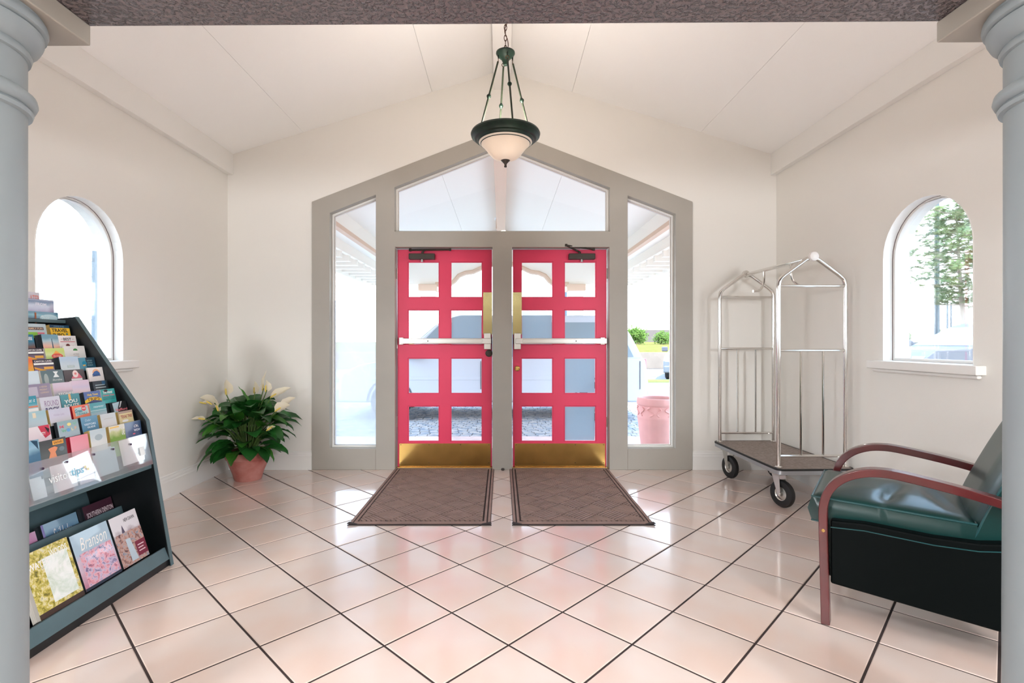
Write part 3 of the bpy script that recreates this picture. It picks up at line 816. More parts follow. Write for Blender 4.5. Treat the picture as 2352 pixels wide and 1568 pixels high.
# seat cushion: a puffed grid with creases
def cushion():
    s = MB(); nx, ny = 26, 22
    x0, x1, y0, y1, zt, zb = -0.045, 0.50, 0.066, CW - 0.066, 0.530, 0.424
    def topz(u, v):
        e = min(u, 1 - u, v, 1 - v)
        puff = 0.036 * min(1, (e / 0.30)) ** 0.55
        crs = -0.022 * math.exp(-((u - 0.52 - 0.22 * (v - 0.3)) / 0.045) ** 2) * (1 - v) * 0.9 - 0.012 * math.exp(-((u - 0.78 + 0.3 * (v - 0.5)) / 0.04) ** 2) * (1 - v)
        return zt - 0.012 * u + puff + crs * min(1, e / 0.2) ** 2 * 1.6
    vs = []
    for i in range(nx + 1):
        for j in range(ny + 1):
            u, v = i / nx, j / ny
            vs.append((x0 + (x1 - x0) * u, y0 + (y1 - y0) * v, topz(u, v)))
    nt_ = len(vs)
    for i in range(nx + 1):
        for j in range(ny + 1):
            u, v = i / nx, j / ny
            vs.append((x0 + (x1 - x0) * u, y0 + (y1 - y0) * v, zb - 0.03 * u))
    fs = []
    I = lambda i, j, k: k * nt_ + i * (ny + 1) + j
    for i in range(nx):
        for j in range(ny):
            fs.append((I(i, j, 0), I(i + 1, j, 0), I(i + 1, j + 1, 0), I(i, j + 1, 0)))
            fs.append((I(i, j, 1), I(i, j + 1, 1), I(i + 1, j + 1, 1), I(i + 1, j, 1)))
    rim = [(i, 0) for i in range(nx)] + [(nx, j) for j in range(ny)] + [(i, ny) for i in range(nx, 0, -1)] + [(0, j) for j in range(ny, 0, -1)]
    bulge = 0.016
    mid = []
    for (i, j) in rim:
        a, b = vs[I(i, j, 0)], vs[I(i, j, 1)]
        cxm, cym = (x0 + x1) / 2, (y0 + y1) / 2
        ox = (-bulge if i == 0 else bulge if i == nx else 0); oy = (-bulge * 0.3 if j == 0 else bulge * 0.3 if j == ny else 0)
        vs.append(((a[0] + b[0]) / 2 + ox, (a[1] + b[1]) / 2 + oy, (a[2] + b[2]) / 2)); mid.append(len(vs) - 1)
    n = len(rim)
    for k in range(n):
        k2 = (k + 1) % n
        fs.append((I(*rim[k], 0), I(*rim[k2], 0), mid[k2], mid[k])); fs.append((mid[k], mid[k2], I(*rim[k2], 1), I(*rim[k], 1)))
    s.add(vs, fs)
    c = s.build('seat_cushion', M_LEATHER, ch, smooth=True, autosmooth=60)
    for kk in (0, 1):
        pts = [Vector(vs[I(i, j, kk)]) for (i, j) in rim]
        MB().tube(pts, 0.0042, 6, closed=True).build('piping', M_PIPING, c, smooth=True)
cushion()
def backrest():
    s = MB(); nx, ny = 14, 18
    prof = catmull([(0.487, 0, 0.44), (0.515, 0, 0.53), (0.560, 0, 0.65), (0.625, 0, 0.80), (0.690, 0, 0.93), (0.735, 0, 1.0)], 4)
    y0, y1 = 0.066, CW - 0.066
    vs, fs = [], []
    n = len(prof)
    for side in (0, 1):
        for i, p in enumerate(prof):
            a = prof[max(i - 1, 0)]; b = prof[min(i + 1, n - 1)]
            t = (b - a).normalized(); nn = Vector((t.z, 0, -t.x))
            for j in range(ny + 1):
                v = j / ny; u = i / (n - 1)
                e = min(v, 1 - v, 1 - u, 0.15 + u)
                pf = 0.03 * min(1, e / 0.22) ** 0.6
                off = -pf if side == 0 else 0.115 + pf * 0.3
                yy = y0 + (y1 - y0) * v
                if u > 0.85: yy += (0.5 - v) * (u - 0.85) * 0.35
                vs.append((p.x + nn.x * off, yy, p.z + nn.z * off))
    N = n * (ny + 1)
    I = lambda i, j, k: k * N + i * (ny + 1) + j
    for i in range(n - 1):
        for j in range(ny):
            fs.append((I(i, j, 0), I(i, j + 1, 0), I(i + 1, j + 1, 0), I(i + 1, j, 0))); fs.append((I(i, j, 1), I(i + 1, j, 1), I(i + 1, j + 1, 1), I(i, j + 1, 1)))
    rim = [(i, 0) for i in range(n - 1)] + [(n - 1, j) for j in range(ny)] + [(i, ny) for i in range(n - 1, 0, -1)] + [(0, j) for j in range(ny, 0, -1)]
    for k in range(len(rim)):
        k2 = (k + 1) % len(rim)
        fs.append((I(*rim[k], 0), I(*rim[k], 1), I(*rim[k2], 1), I(*rim[k2], 0)))
    b = s.add(vs, fs).build('backrest', M_LEATHER, ch, smooth=True, autosmooth=60)
    MB().tube([Vector(vs[I(*r_, 0)]) for r_ in rim], 0.0042, 6, closed=True).build('piping', M_PIPING, b, smooth=True)
backrest()
MB().box(0.70, 0.735, 0.062, CW - 0.062, 0.16, 0.50).build('rear_panel', M_LEATHER, ch, bevel=0.008)
for y in (0.004, CW - 0.004):
    MB().lathe([(0.007, -0.004), (0.007, 0.004)], (0.004, y, 0.405), 10, axis='y').build('brass_stud', M_BRASS, ch)

# ------------------------------------------------------------------ peace lily in a terracotta pot
PC = Vector((px(570, 4.56), 4.56, 0))
lily = thing('potted_peace_lily', 'peace lily with cream flowers in a terracotta pot in the corner by the baseboard', 'plant', PC)
MB().lathe([(0.0, 0.0), (0.108, 0.0), (0.114, 0.012), (0.126, 0.06), (0.150, 0.12), (0.168, 0.178), (0.172, 0.186), (0.180, 0.19), (0.184, 0.20), (0.186, 0.246), (0.182, 0.254), (0.172, 0.254), (0.168, 0.24), (0.165, 0.215)], tuple(PC), 48, cap=False).build('pot', M_TERRA, lily, smooth=True, autosmooth=50)
MB().lathe([(0.168, 0.212), (0.1, 0.222), (0.0, 0.226)], tuple(PC), 32).build('soil', M_SOIL, lily, smooth=True)
rnd = random.Random(11)
def leaf(base, az, pitch, L, W, curl, m, twist=0.0, name='leaf', parent=None, stem_from=None, cup=0.28):
    n = 8
    p = Vector(base); e = pitch
    hd_ = Vector((math.cos(az), math.sin(az), 0)); sd = Vector((-math.sin(az), math.cos(az), 0))
    vs, fs = [], []
    for i in range(n + 1):
        t = i / n
        wv = W * (math.sin(math.pi * min(1, t ** 0.72))) ** 0.85 if 0 < t < 1 else 0.0008
        d = hd_ * math.cos(e) + Vector((0, 0, 1)) * math.sin(e)
        up = -hd_ * math.sin(e) + Vector((0, 0, 1)) * math.cos(e)
        s2 = (sd * math.cos(twist) + up * math.sin(twist)); u2 = (up * math.cos(twist) - sd * math.sin(twist))
        wave = 0.004 * math.sin(i * 2.1 + az * 3)
        for k in (-1, -0.5, 0, 0.5, 1):
            vs.append(p + s2 * (k * wv / 2) + u2 * (cup * wv * abs(k) ** 1.5 * 0.5 + wave * abs(k)))
        p = p + d * (L / n)
        e -= curl / n
    # keep clear of both walls
    ox = min(v.x for v in vs); oy = max(v.y for v in vs)
    sh = Vector((max(0, -2.596 - ox), min(0, 4.878 - oy), 0))
    vs = [v + sh for v in vs]
    for i in range(n):
        for k in range(4):
            fs.append((i * 5 + k, i * 5 + k + 1, (i + 1) * 5 + k + 1, (i + 1) * 5 + k))
    o = MB().add(vs, fs).build(name, m, parent or lily, smooth=True, autosmooth=80)
    if stem_from is not None:
        b = vs[2]; a = Vector(stem_from)
        midp = a.lerp(b, 0.55) + Vector(((a.x - b.x) * 0.12, (a.y - b.y) * 0.12, 0.03))
        MB().tube(catmull([a, midp, b, b + (vs[7] - vs[2]) * 0.9], 4), [0.0045] * 12 + [0.0018], 5).build('stem', M_STEM, o, smooth=True)
    return o
def pol(az, r, z): return PC + Vector((math.cos(az) * r, math.sin(az) * r, z))
count = 0
for ringi, (nl, r0_, z0_, pit, L0, curl) in enumerate(((13, 0.13, 0.27, 0.15, 0.22, 1.0), (15, 0.16, 0.36, 0.35, 0.25, 1.1), (17, 0.17, 0.45, 0.5, 0.25, 1.3), (17, 0.13, 0.52, 0.7, 0.25, 1.5), (12, 0.08, 0.57, 1.0, 0.22, 1.6), (6, 0.04, 0.58, 1.25, 0.2, 1.2))):
    for k in range(nl):
        az = 2 * math.pi * (k + 0.5 * (ringi % 2)) / nl + rnd.uniform(-0.2, 0.2)
        c_, s_ = math.cos(az), math.sin(az)
        room = 0.46
        if c_ < 0: room = min(room, 0.335 / max(-c_, 0.05))
        if s_ > 0: room = min(room, 0.31 / max(s_, 0.05))
        L = L0 * rnd.uniform(0.85, 1.2)
        r_ = r0_ * rnd.uniform(0.7, 1.15)
        k_ = min(1.0, room / (r_ + L * 0.9))
        r_ *= k_; L *= max(k_, 0.62)
        z_ = z0_ + rnd.uniform(-0.03, 0.04)
        leaf(pol(az, r_, z_), az, pit + rnd.uniform(-0.2, 0.2), L, rnd.uniform(0.12, 0.165) * (0.75 + 0.25 * k_), curl * rnd.uniform(0.8, 1.25), M_LEAF2 if rnd.random() < 0.16 else M_LEAF, rnd.uniform(-0.4, 0.4), stem_from=pol(az, 0.05 * rnd.uniform(0.3, 1.3), 0.215))
# specially placed leaves of the photograph: long drooping one low at the left front, tongues over the rim
leaf(pol(R(232), 0.13, 0.30), R(222), 0.15, 0.36, 0.13, 1.6, M_LEAF, 0.2, stem_from=pol(R(230), 0.04, 0.215))
leaf(pol(R(262), 0.12, 0.27), R(262), -0.1, 0.17, 0.085, 1.5, M_LEAF2, 0.0, stem_from=pol(R(262), 0.04, 0.215))
leaf(pol(R(300), 0.10, 0.29), R(305), 0.2, 0.17, 0.07, 1.4, M_LEAF2, 0.2, stem_from=pol(R(300), 0.04, 0.215))
leaf(pol(R(335), 0.12, 0.29), R(338), 0.1, 0.24, 0.08, 1.5, M_LEAF2, -0.3, stem_from=pol(R(335), 0.04, 0.215))
leaf(pol(R(0), 0.22, 0.44), R(-8), 0.1, 0.24, 0.08, 0.9, M_LEAF, -0.3, stem_from=pol(R(0), 0.04, 0.215))
leaf(pol(R(100), 0.04, 0.66), R(165), 1.0, 0.2, 0.06, 0.2, M_LEAF2, 0.3, stem_from=pol(R(100), 0.03, 0.215))
# flowers: (photo x, photo y, depth, lean direction, pitch, length, width)
for (fx, fy, Yd, az, pit, L, W) in ((521, 908, 4.50, R(-50), 1.9, 0.13, 0.075), (489, 930, 4.40, R(175), 0.5, 0.15, 0.085), (503, 945, 4.30, R(145), 0.9, 0.16, 0.06), (476, 928, 4.46, R(190), 0.25, 0.1, 0.05),
                                    (473, 964, 4.28, R(178), 0.15, 0.13, 0.035), (604, 898, 4.5, R(80), 1.4, 0.17, 0.065), (611, 901, 4.44, R(-70), 1.9, 0.1, 0.07), (622, 914, 4.5, R(20), 0.6, 0.17, 0.06), (585, 905, 4.66, R(120), 1.5, 0.11, 0.06),
                                    (632, 946, 4.42, R(25), 0.55, 0.12, 0.085), (645, 938, 4.52, R(35), 0.75, 0.14, 0.07), (613, 990, 4.36, R(30), 0.6, 0.07, 0.04)):
    b = Vector((px(fx, Yd), Yd, pz(fy, Yd)))
    a_ = math.atan2(b.y - PC.y, b.x - PC.x)
    f = leaf(b, az, pit, L * 1.1, W * 1.35, 0.25, M_SPATHE, 0.9 if math.cos(az) < 0 else -0.9, name='flower', stem_from=pol(a_, 0.03, 0.215), cup=0.5)
    d = Vector((math.cos(az) * math.cos(pit), math.sin(az) * math.cos(pit), math.sin(pit)))
    off = Vector((0, -0.012, 0.006))
    MB().tube([b + off, b + off + d * 0.02, b + off + d * 0.05, b + off + d * 0.06], [0.004, 0.0075, 0.0065, 0.002], 8).build('spadix', M_SPADIX, f, smooth=True)

# ------------------------------------------------------------------ brochure rack
RY0, RY1 = 1.70, 2.82
XB = -2.47
rk = thing('brochure_rack', 'black slanted brochure rack full of leaflets beneath the arched window, by the left column', 'rack', (-2.1, 2.26, 0))
side = [(-1.802, 0.0), (-1.936, 0.788), (-2.323, 1.354), (-2.42, 1.345), (XB, 1.31), (XB, 0.0)]
for y0 in (RY0, RY1 - 0.026):
    MB().prism([side], lambda a, b, d: (a, d, b), y0, y0 + 0.026).build('side_panel', M_RACK, rk, bevel=0.002)
edge = [(-1.800, 0.0), (-1.934, 0.789), (-2.322, 1.356), (-2.325, 1.350), (-1.940, 0.786), (-1.806, 0.0)]
for y0 in (RY0, RY1 - 0.026):
    MB().prism([edge], lambda a, b, d: (a, d, b), y0 + 0.001, y0 + 0.025).build('edge_band', M_RACKE, rk)
yi0, yi1 = RY0 + 0.026, RY1 - 0.026
MB().box(XB, XB + 0.014, yi0, yi1, 0.56, 1.325).build('back_panel', M_RACK, rk)
MB().box(XB, XB + 0.014, yi0, yi1, 0.03, 0.40).build('lower_back_panel', M_RACK, rk)
MB().prism([[(XB + 0.012, 0.50), (-1.905, 0.532), (-1.905, 0.556), (XB + 0.012, 0.52)]], lambda a, b, d: (a, d, b), yi0, yi1).build('shelf', M_RACKE, rk, bevel=0.002)
MB().prism([[(XB + 0.01, 1.315), (-2.372, 1.318), (-2.372, 1.336), (XB + 0.01, 1.333)]], lambda a, b, d: (a, d, b), yi0, yi1).build('top_ledge', M_RACKE, rk, bevel=0.002)
MB().prism([[(XB + 0.012, 0.03), (-1.85, 0.03), (-1.85, 0.048), (XB + 0.012, 0.048)]], lambda a, b, d: (a, d, b), yi0, yi1).build('bottom_board', M_RACK, rk)
MB().prism([[(-1.826, 0.0), (-1.815, 0.0), (-1.815, 0.04), (-1.826, 0.04)]], lambda a, b, d: (a, d, b), yi0, yi1).build('kick_board', M_RACK, rk)
MB().prism([[(-1.808, 0.038), (-1.822, 0.036), (-1.848, 0.098), (-1.834, 0.102)]], lambda a, b, d: (a, d, b), yi0, yi1).build('front_lip', M_RACKE, rk, bevel=0.002)
NT, DX, DZ = 10, 0.0429, 0.0565
def tier(k): return (-2.344 + DX * (k - 1), 1.311 - DZ * (k - 1))
A0 = R(11)
for k in range(1, NT + 1):
    X, Z = tier(k)
    a = A0 if k < 10 else R(8)
    x1, z1 = X - 0.018, Z - 0.018
    L = 0.17 if k < 9 else 0.14
    x0_, z0_ = x1 + math.tan(a) * L, z1 - L
    MB().prism([[(x0_, z0_), (x0_ + 0.004, z0_ + 0.002), (x1 + 0.004, z1), (x1, z1)]], lambda p, z, d: (p, d, z), yi0, yi1).build('tier_divider', M_RACK, rk)
# sloping base under the pockets and lower magazine divider
MB().prism([[(-2.33, 1.10), (-1.945, 0.60), (-1.94, 0.57), (-2.345, 1.08)]], lambda a, b, d: (a, d, b), yi0, yi1).build('pocket_base', M_RACK, rk)
MB().prism([[(-2.00, 0.10), (-2.012, 0.10), (-2.085, 0.325), (-2.070, 0.328)]], lambda a, b, d: (a, d, b), yi0, yi1).build('magazine_divider', M_RACKE, rk)
MB().prism([[(-2.20, 0.2), (-2.215, 0.2), (-2.285, 0.425), (-2.268, 0.428)]], lambda a, b, d: (a, d, b), yi0, yi1).build('magazine_divider', M_RACKE, rk)
# acrylic pocket front
aq = [(-1.897, 0.556), (-1.932, 0.722)]
ac = MB().prism([[(aq[0][0], aq[0][1]), (aq[0][0] + 0.004, aq[0][1]), (aq[1][0] + 0.004, aq[1][1]), (aq[1][0], aq[1][1])]], lambda a, b, d: (a, d, b), yi0 + 0.004, yi1 - 0.004).build('acrylic_front', M_ACRYL, rk, label='clear acrylic pocket front with white lettering')

def on_plane(org, uv, nrm_angle):
    """frame of a board that leans back by nrm_angle and faces +X; u runs along +Y"""
    s_, c_ = math.sin(nrm_angle), math.cos(nrm_angle)
    return Matrix(((0, -s_, c_, org[0]), (1, 0, 0, org[1]), (0, c_, s_, org[2]), (0, 0, 0, 1)))
def flat_text(body, u0, v0, u1, v1, z=0.0, bold=False, shear=0.0, t=0.0004):
    vs, fs = text_mesh(body, bold, shear)
    return [(u0 + (u1 - u0) * a, v0 + (v1 - v0) * b, z + t) for a, b in vs], fs
al = math.atan2(aq[0][0] - aq[1][0], aq[1][1] - aq[0][1])
Mx = on_plane((aq[0][0] + 0.0045, 0, aq[0][1]), None, al)
def plate_part(name, vs, fs, m, parent):
    return MB().add([Mx @ Vector(v) for v in vs], fs).build(name, m, parent)
M_LET = mat('white_lettering', (246, 250, 250), 0.6)
plate_part('lettering', *flat_text('visitor', 2.165, 0.065, 2.272, 0.098), M_LET, ac)
plate_part('lettering', *flat_text('tips', 2.276, 0.058, 2.345, 0.100, bold=True), mat('pale_blue_lettering', (140, 198, 222), 0.6), ac)
plate_part('emblem', [(2.35, 0.085, 0.0004), (2.362, 0.085, 0.0004), (2.362, 0.097, 0.0004), (2.35, 0.097, 0.0004), (2.363, 0.073, 0.0004), (2.375, 0.073, 0.0004), (2.375, 0.084, 0.0004), (2.363, 0.084, 0.0004)], [(0, 1, 2, 3), (4, 5, 6, 7)], mat('pale_yellow_print', (240, 234, 190), 0.6), ac)
plate_part('sticker', [(2.71, 0.062, 0.0004), (2.745, 0.062, 0.0004), (2.745, 0.107, 0.0004), (2.71, 0.107, 0.0004)], [(0, 1, 2, 3)], M_LET, ac)
for u in (2.15, 2.27, 2.42, 2.54, 2.66):
    c_ = Mx @ Vector((u, 0.135, 0))
    MB().lathe([(0.005, -0.012), (0.005, 0.001), (0.0, 0.002)], tuple(c_), 10, axis='x').build('screw', mat('dark_screw', (58, 34, 66), 0.5), rk)

def cover_mat(name, c1, c2, c3=None, noise=0.25, scale=14.0, vis=0.3):
    """printed cover: vertical colour run with mottled picture grain"""
    if name in MATS: return MATS[name]
    m = bpy.data.materials.new(name); m.use_nodes = True
    n, l = m.node_tree.nodes, m.node_tree.links
    b = n['Principled BSDF']; b.inputs['Roughness'].default_value = 0.32
    b.inputs['Coat Weight'].default_value = 0.3
    t = n.new('ShaderNodeTexCoord'); sp = n.new('ShaderNodeSeparateXYZ')
    l.new(t.outputs['Generated'], sp.inputs[0])
    nz = n.new('ShaderNodeTexNoise'); nz.inputs['Scale'].default_value = scale; nz.inputs['Detail'].default_value = 5
    l.new(t.outputs['Object'], nz.inputs['Vector'])
    ma = n.new('ShaderNodeMath'); ma.operation = 'MULTIPLY_ADD'; ma.inputs[1].default_value = noise * vis; 
    l.new(nz.outputs['Fac'], ma.inputs[0]); l.new(sp.outputs['Y'], ma.inputs[2])
    r = n.new('ShaderNodeValToRGB')
    lo = 1 - vis + noise * vis * 0.5
    e = r.color_ramp.elements
    e[0].position = lo; e[0].color = lin(c2) + (1,)
    e[1].position = min(1.0, lo + vis * 0.85); e[1].color = lin(c1) + (1,)
    if c3:
        k = r.color_ramp.elements.new(lo + vis * 0.45); k.color = lin(c3) + (1,)
    l.new(ma.outputs[0], r.inputs[0]); l.new(r.outputs[0], b.inputs['Base Color'])
    MATS[name] = m
    return m
def picture_mat(cols, sc):
    name = 'picture_print_%d_%d' % (cols[0][0] * 7 + cols[-1][2], int(sc))
    if name in MATS: return MATS[name]
    m = bpy.data.materials.new(name); m.use_nodes = True
    n, l = m.node_tree.nodes, m.node_tree.links
    b = n['Principled BSDF']; b.inputs['Roughness'].default_value = 0.3; b.inputs['Coat Weight'].default_value = 0.3
    t = n.new('ShaderNodeTexCoord')
    nz = n.new('ShaderNodeTexNoise'); nz.inputs['Scale'].default_value = sc; nz.inputs['Detail'].default_value = 6; nz.inputs['Roughness'].default_value = 0.7
    nz.inputs['Distortion'].default_value = 0.6
    r = n.new('ShaderNodeValToRGB'); e = r.color_ramp.elements
    k = len(cols)
    e[0].position = 0.30; e[0].color = lin(cols[0]) + (1,)
    e[1].position = 0.70; e[1].color = lin(cols[-1]) + (1,)
    for i in range(1, k - 1):
        q_ = e.new(0.30 + 0.40 * i / (k - 1)); q_.color = lin(cols[i]) + (1,)
    l.new(t.outputs['Object'], nz.inputs['Vector']); l.new(nz.outputs['Fac'], r.inputs[0]); l.new(r.outputs[0], b.inputs['Base Color'])
    MATS[name] = m
    return m
def paper_mat(): return mat('page_edges', (214, 208, 200), 0.8)
BC = [0]
def brochure(org, W, Hh, T, lean, cover, decor, label, vis, name='brochure', group=None, edge=None, sheets=1):
    BC[0] += 1
    c1, c2, c3, nz_, sc = cover
    cm = cover_mat('printed_cover_%d' % BC[0], c1, c2, c3, nz_, sc, min(0.95, vis / Hh))
    o = bpy.data.objects.new(name, None)
    s = MB()
    s.box(0, W, 0, Hh, -T, 0)
    s.mi = [1] * 6; s.mi[1] = 0
    em = edge or paper_mat()
    me = bpy.data.meshes.new(name)
    me.from_pydata(s.v, [], s.f)
    me.materials.append(cm); me.materials.append(em)
    me.polygons.foreach_set('material_index', s.mi)
    bpy.data.objects.remove(o)
    o = bpy.data.objects.new(name, me); COL.objects.link(o)
    o.matrix_world = on_plane(org, None, lean)
    tag(o, label, 'brochure' if name == 'brochure' else 'magazine', group)
    def child(nm, vs, fs, m):
        m.use_backface_culling = False
        cme = bpy.data.meshes.new(nm); cme.from_pydata([tuple(v) for v in vs], [], fs); cme.materials.append(m)
        c = bpy.data.objects.new(nm, cme); COL.objects.link(c); c.parent = o
        return c
    # further copies of the leaflet stacked behind, slightly fanned
    for k in range(1, sheets):
        d = -0.006 * k
        vs = [(x + d * 0.9, y - 0.001 * k, z) for z in (-T - 0.0016 * k, -T - 0.0016 * k + 0.0009) for y in (0, Hh) for x in (0, W)]
        child('leaflet', vs, [(0, 2, 3, 1), (4, 5, 7, 6), (0, 1, 5, 4), (2, 6, 7, 3), (0, 4, 6, 2), (1, 3, 7, 5)], em)
    lay = 0
    for dd in decor:
        kd = dd[0]; lay += 1; z = 0.0003 * lay
        y = lambda f: Hh - f * vis
        if kd == 't':
            _, body, u0, f0, u1, f1, col = dd[:7]
            opt = dd[7] if len(dd) > 7 else ''
            vs, fs = flat_text(body, u0 * W, y(f1), u1 * W, y(f0), 0, 'b' in opt, 0.35 if 'i' in opt else 0.0, z)
            child('lettering', vs, fs, mat('print_%d_%d_%d' % col, col, 0.5))
        elif kd == 'r':
            _, u0, f0, u1, f1, col = dd
            child('printed_band', [(u0 * W, y(f1), z), (u1 * W, y(f1), z), (u1 * W, y(f0), z), (u0 * W, y(f0), z)], [(0, 1, 2, 3)], mat('print_%d_%d_%d' % col, col, 0.5))
        elif kd == 'e':
            _, u, f, ru, rf, col = dd
            n = 18
            child('printed_emblem', [(u * W + ru * W * math.cos(2 * math.pi * k / n), y(f) + rf * vis * math.sin(2 * math.pi * k / n), z) for k in range(n)], [tuple(range(n))], mat('print_%d_%d_%d' % col, col, 0.5))
        elif kd == 'i':
            _, u0, f0, u1, f1, cols, sc = dd
            child('printed_picture', [(u0 * W, y(f1), z), (u1 * W, y(f1), z), (u1 * W, y(f0), z), (u0 * W, y(f0), z)], [(0, 1, 2, 3)], picture_mat(cols, sc))
        elif kd == 'p':
            _, pts, col = dd
            child('printed_shape', [(a * W, y(b), z) for a, b in pts], [tuple(range(len(pts)))], mat('print_%d_%d_%d' % col, col, 0.5))
    return o

BW, BK = (248, 246, 242), (24, 24, 26)
def pocket(k, x0, x1, yt, cover, decor, label, T=0.008, sheets=2, edge=None, X=None, Hh=0.19, lean=None):
    Xk = tier(k)[0] if X is None else X
    ya, yb = max(py(x0, Xk), 1.9), min(py(x1, Xk), yi1 - 0.003)
    Zt = pz(yt, py(x1, Xk))
    a = lean if lean is not None else (A0 if k < 10 else R(8))
    if k == 10 and X is None: Hh = 0.155
    W = yb - ya
    org = (Xk + math.sin(a) * Hh, ya, Zt - math.cos(a) * Hh)
    return brochure(org, W, Hh, T, a, cover, decor, label, 0.062, group=None, edge=edge, sheets=sheets)

E_DK = mat('dark_page_edges', (40, 46, 52), 0.6)
E_RD = mat('red_page_edges', (160, 24, 44), 0.5)
E_GD = mat('gold_page_edges', (176, 150, 90), 0.6)
# topmost cards standing on the ledge
pocket(0, 60, 90, 672, ((206, 202, 210), (190, 170, 190), None, .2, 20), [('t', 'ATER', 0.25, .25, .98, .85, (222, 140, 128), 'b')], 'pale card reading ATER, highest on the rack', X=-2.452, Hh=0.14, lean=R(3), sheets=1)
pocket(0, 58, 123, 690, ((126, 146, 176), (160, 150, 180), (190, 196, 212), .5, 18), [('t', 'FROM', .34, .3, .72, .55, (226, 224, 236), 'b'), ('r', 0, .06, 1, .1, (206, 200, 214))], 'blue and lilac landscape card standing on the rack top', X=-2.424, Hh=0.105, lean=R(3), sheets=1)
pocket(0, 56, 133, 718, ((40, 110, 134), (30, 96, 120), (96, 160, 176), .5, 16), [('e', .72, .5, .26, .3, (196, 224, 232)), ('t', 'Oasis', .44, .3, .72, .75, (240, 248, 250), 'i'), ('r', .28, .1, .33, 1, (170, 96, 60))], 'teal card with white script standing on the rack top', X=-2.398, Hh=0.036, lean=R(3), sheets=1)
# tier 1
pocket(1, 58, 104, 744, ((190, 206, 212), (186, 202, 206), None, .2, 20), [('r', 0, .28, .86, .52, (96, 76, 84)), ('t', 'FAMILY FUN', .05, .33, .8, .47, (232, 200, 160), 'b'), ('r', 0, .7, .5, 1.2, (140, 196, 70)), ('r', .5, .72, .86, .84, (226, 110, 130)), ('r', .52, .9, .86, 1.0, (226, 110, 130))], 'pale blue brochure with green and pink print, top tier by the column')
pocket(1, 113, 158, 747, ((18, 64, 92), (20, 60, 88), None, .1, 20), [('r', 0, .26, 1, 1.4, (246, 196, 50)), ('t', 'ONLINE', .2, .08, .72, .2, (120, 170, 196), ''), ('t', 'TRAVEL', .06, .32, .88, .62, BK, 'b'), ('t', 'INFO', .1, .72, .66, 1.02, BK, 'b'), ('e', .8, .78, .05, .07, (30, 130, 150))], 'yellow travel info brochure under a navy header, top tier', sheets=4, edge=E_GD)
# tier 2
pocket(2, 56, 76, 768, ((34, 116, 146), (120, 90, 80), (40, 130, 160), .3, 20), [('t', 'SEE', .2, .2, .8, .45, BW, 'b')], 'narrow teal blue brochure at the column, second tier')
pocket(2, 94, 132, 768, ((120, 166, 184), (240, 190, 168), (176, 206, 214), .6, 16), [('p', ((.56, .35), (.60, .35), (.62, 1.2), (.54, 1.2)), (70, 100, 120))], 'sunset brochure shading from blue to peach, second tier', sheets=5, edge=E_DK)
pocket(2, 132, 173, 771, ((240, 234, 232), (238, 230, 228), None, .1, 10), [('t', 'BEST', .28, .18, .72, .42, (40, 44, 52), 'b'), ('r', .14, .29, .24, .32, (120, 110, 110)), ('r', .76, .29, .86, .32, (120, 110, 110)), ('r', .08, .5, .9, .55, (200, 80, 90)), ('e', .46, .86, .11, .16, (120, 62, 58)), ('e', .74, .98, .07, .1, (150, 80, 76))], 'white brochure headed BEST, second tier', sheets=1)
# tier 3
def stripes(lab, k, x0, x1, yt, **kw):
    pocket(k, x0, x1, yt, ((44, 40, 56), (150, 130, 160), None, .05, 10), [('t', 'CANYON CAVES', .05, .08, .92, .22, BW, 'b'), ('r', 0, .28, 1, .44, BW), ('r', 0, .44, 1, .5, (44, 40, 56)), ('p', ((0, .58), (.55, .85), (.6, 1.3), (0, 1.3)), (240, 170, 60)), ('r', .46, .6, .94, .8, (246, 186, 80)), ('p', ((0, .72), (.4, 1.0), (0, 1.4)), (140, 110, 160))], lab, **kw)
stripes('dark brochure with white stripes and orange shapes, third tier at the column', 3, 56, 98, 799, sheets=2)
pocket(3, 102, 146, 799, ((210, 226, 130), (150, 196, 70), (222, 232, 170), .5, 14), [('p', ((.3, .62), (.56, .2), (.9, .62)), (250, 180, 90)), ('e', .58, .66, .3, .22, (236, 96, 84)), ('t', 'Springs', .36, .56, .8, .76, (252, 226, 210), 'i')], 'lime green brochure with a red oval badge, third tier')
pocket(3, 146, 193, 794, ((236, 234, 232), (232, 230, 228), None, .1, 10), [('e', .52, .38, .11, .16, (44, 132, 60)), ('r', .4, .40, .66, .56, (236, 234, 232)), ('t', 'ACTING', .38, .66, .66, .76, (110, 106, 104), ''), ('t', 'SCHOOL', .38, .84, .66, .94, (110, 106, 104), ''), ('r', .2, .16, .86, .18, (190, 196, 190))], 'off white brochure with a small green tree, third tier', sheets=1)
# tier 4
pocket(4, 56, 73, 822, ((240, 120, 70), (250, 190, 70), None, .5, 20), [], 'narrow orange brochure at the column, fourth tier', sheets=1)
stripes('dark brochure with white stripes and orange shapes, fourth tier', 4, 75, 121, 824, sheets=3, edge=E_DK)
pocket(4, 135, 178, 818, ((190, 212, 232), (226, 236, 240), (206, 222, 234), .5, 14), [('r', .34, .72, .74, .92, (190, 210, 212)), ('t', 'ISLAND', .4, .76, .68, .88, BW, '')], 'pale blue seaside brochure, fourth tier', sheets=5, edge=E_DK)
pocket(4, 179, 217, 820, ((24, 62, 82), (30, 96, 122), (28, 74, 96), .3, 12), [('r', 0, 0, .42, 1.2, (96, 156, 180)), ('e', .32, .5, .14, .2, (30, 140, 176)), ('p', ((.2, .62), (.38, .6), (.34, .72), (.22, .74)), (246, 190, 90)), ('t', 'NATURE', .48, .22, .8, .34, (170, 210, 214), ''), ('t', 'CENTER', .48, .42, .8, .54, (170, 210, 214), ''), ('t', 'MUSEUM', .48, .62, .8, .74, (170, 210, 214), '')], 'navy and teal brochure with three small text lines, fourth tier', sheets=1)
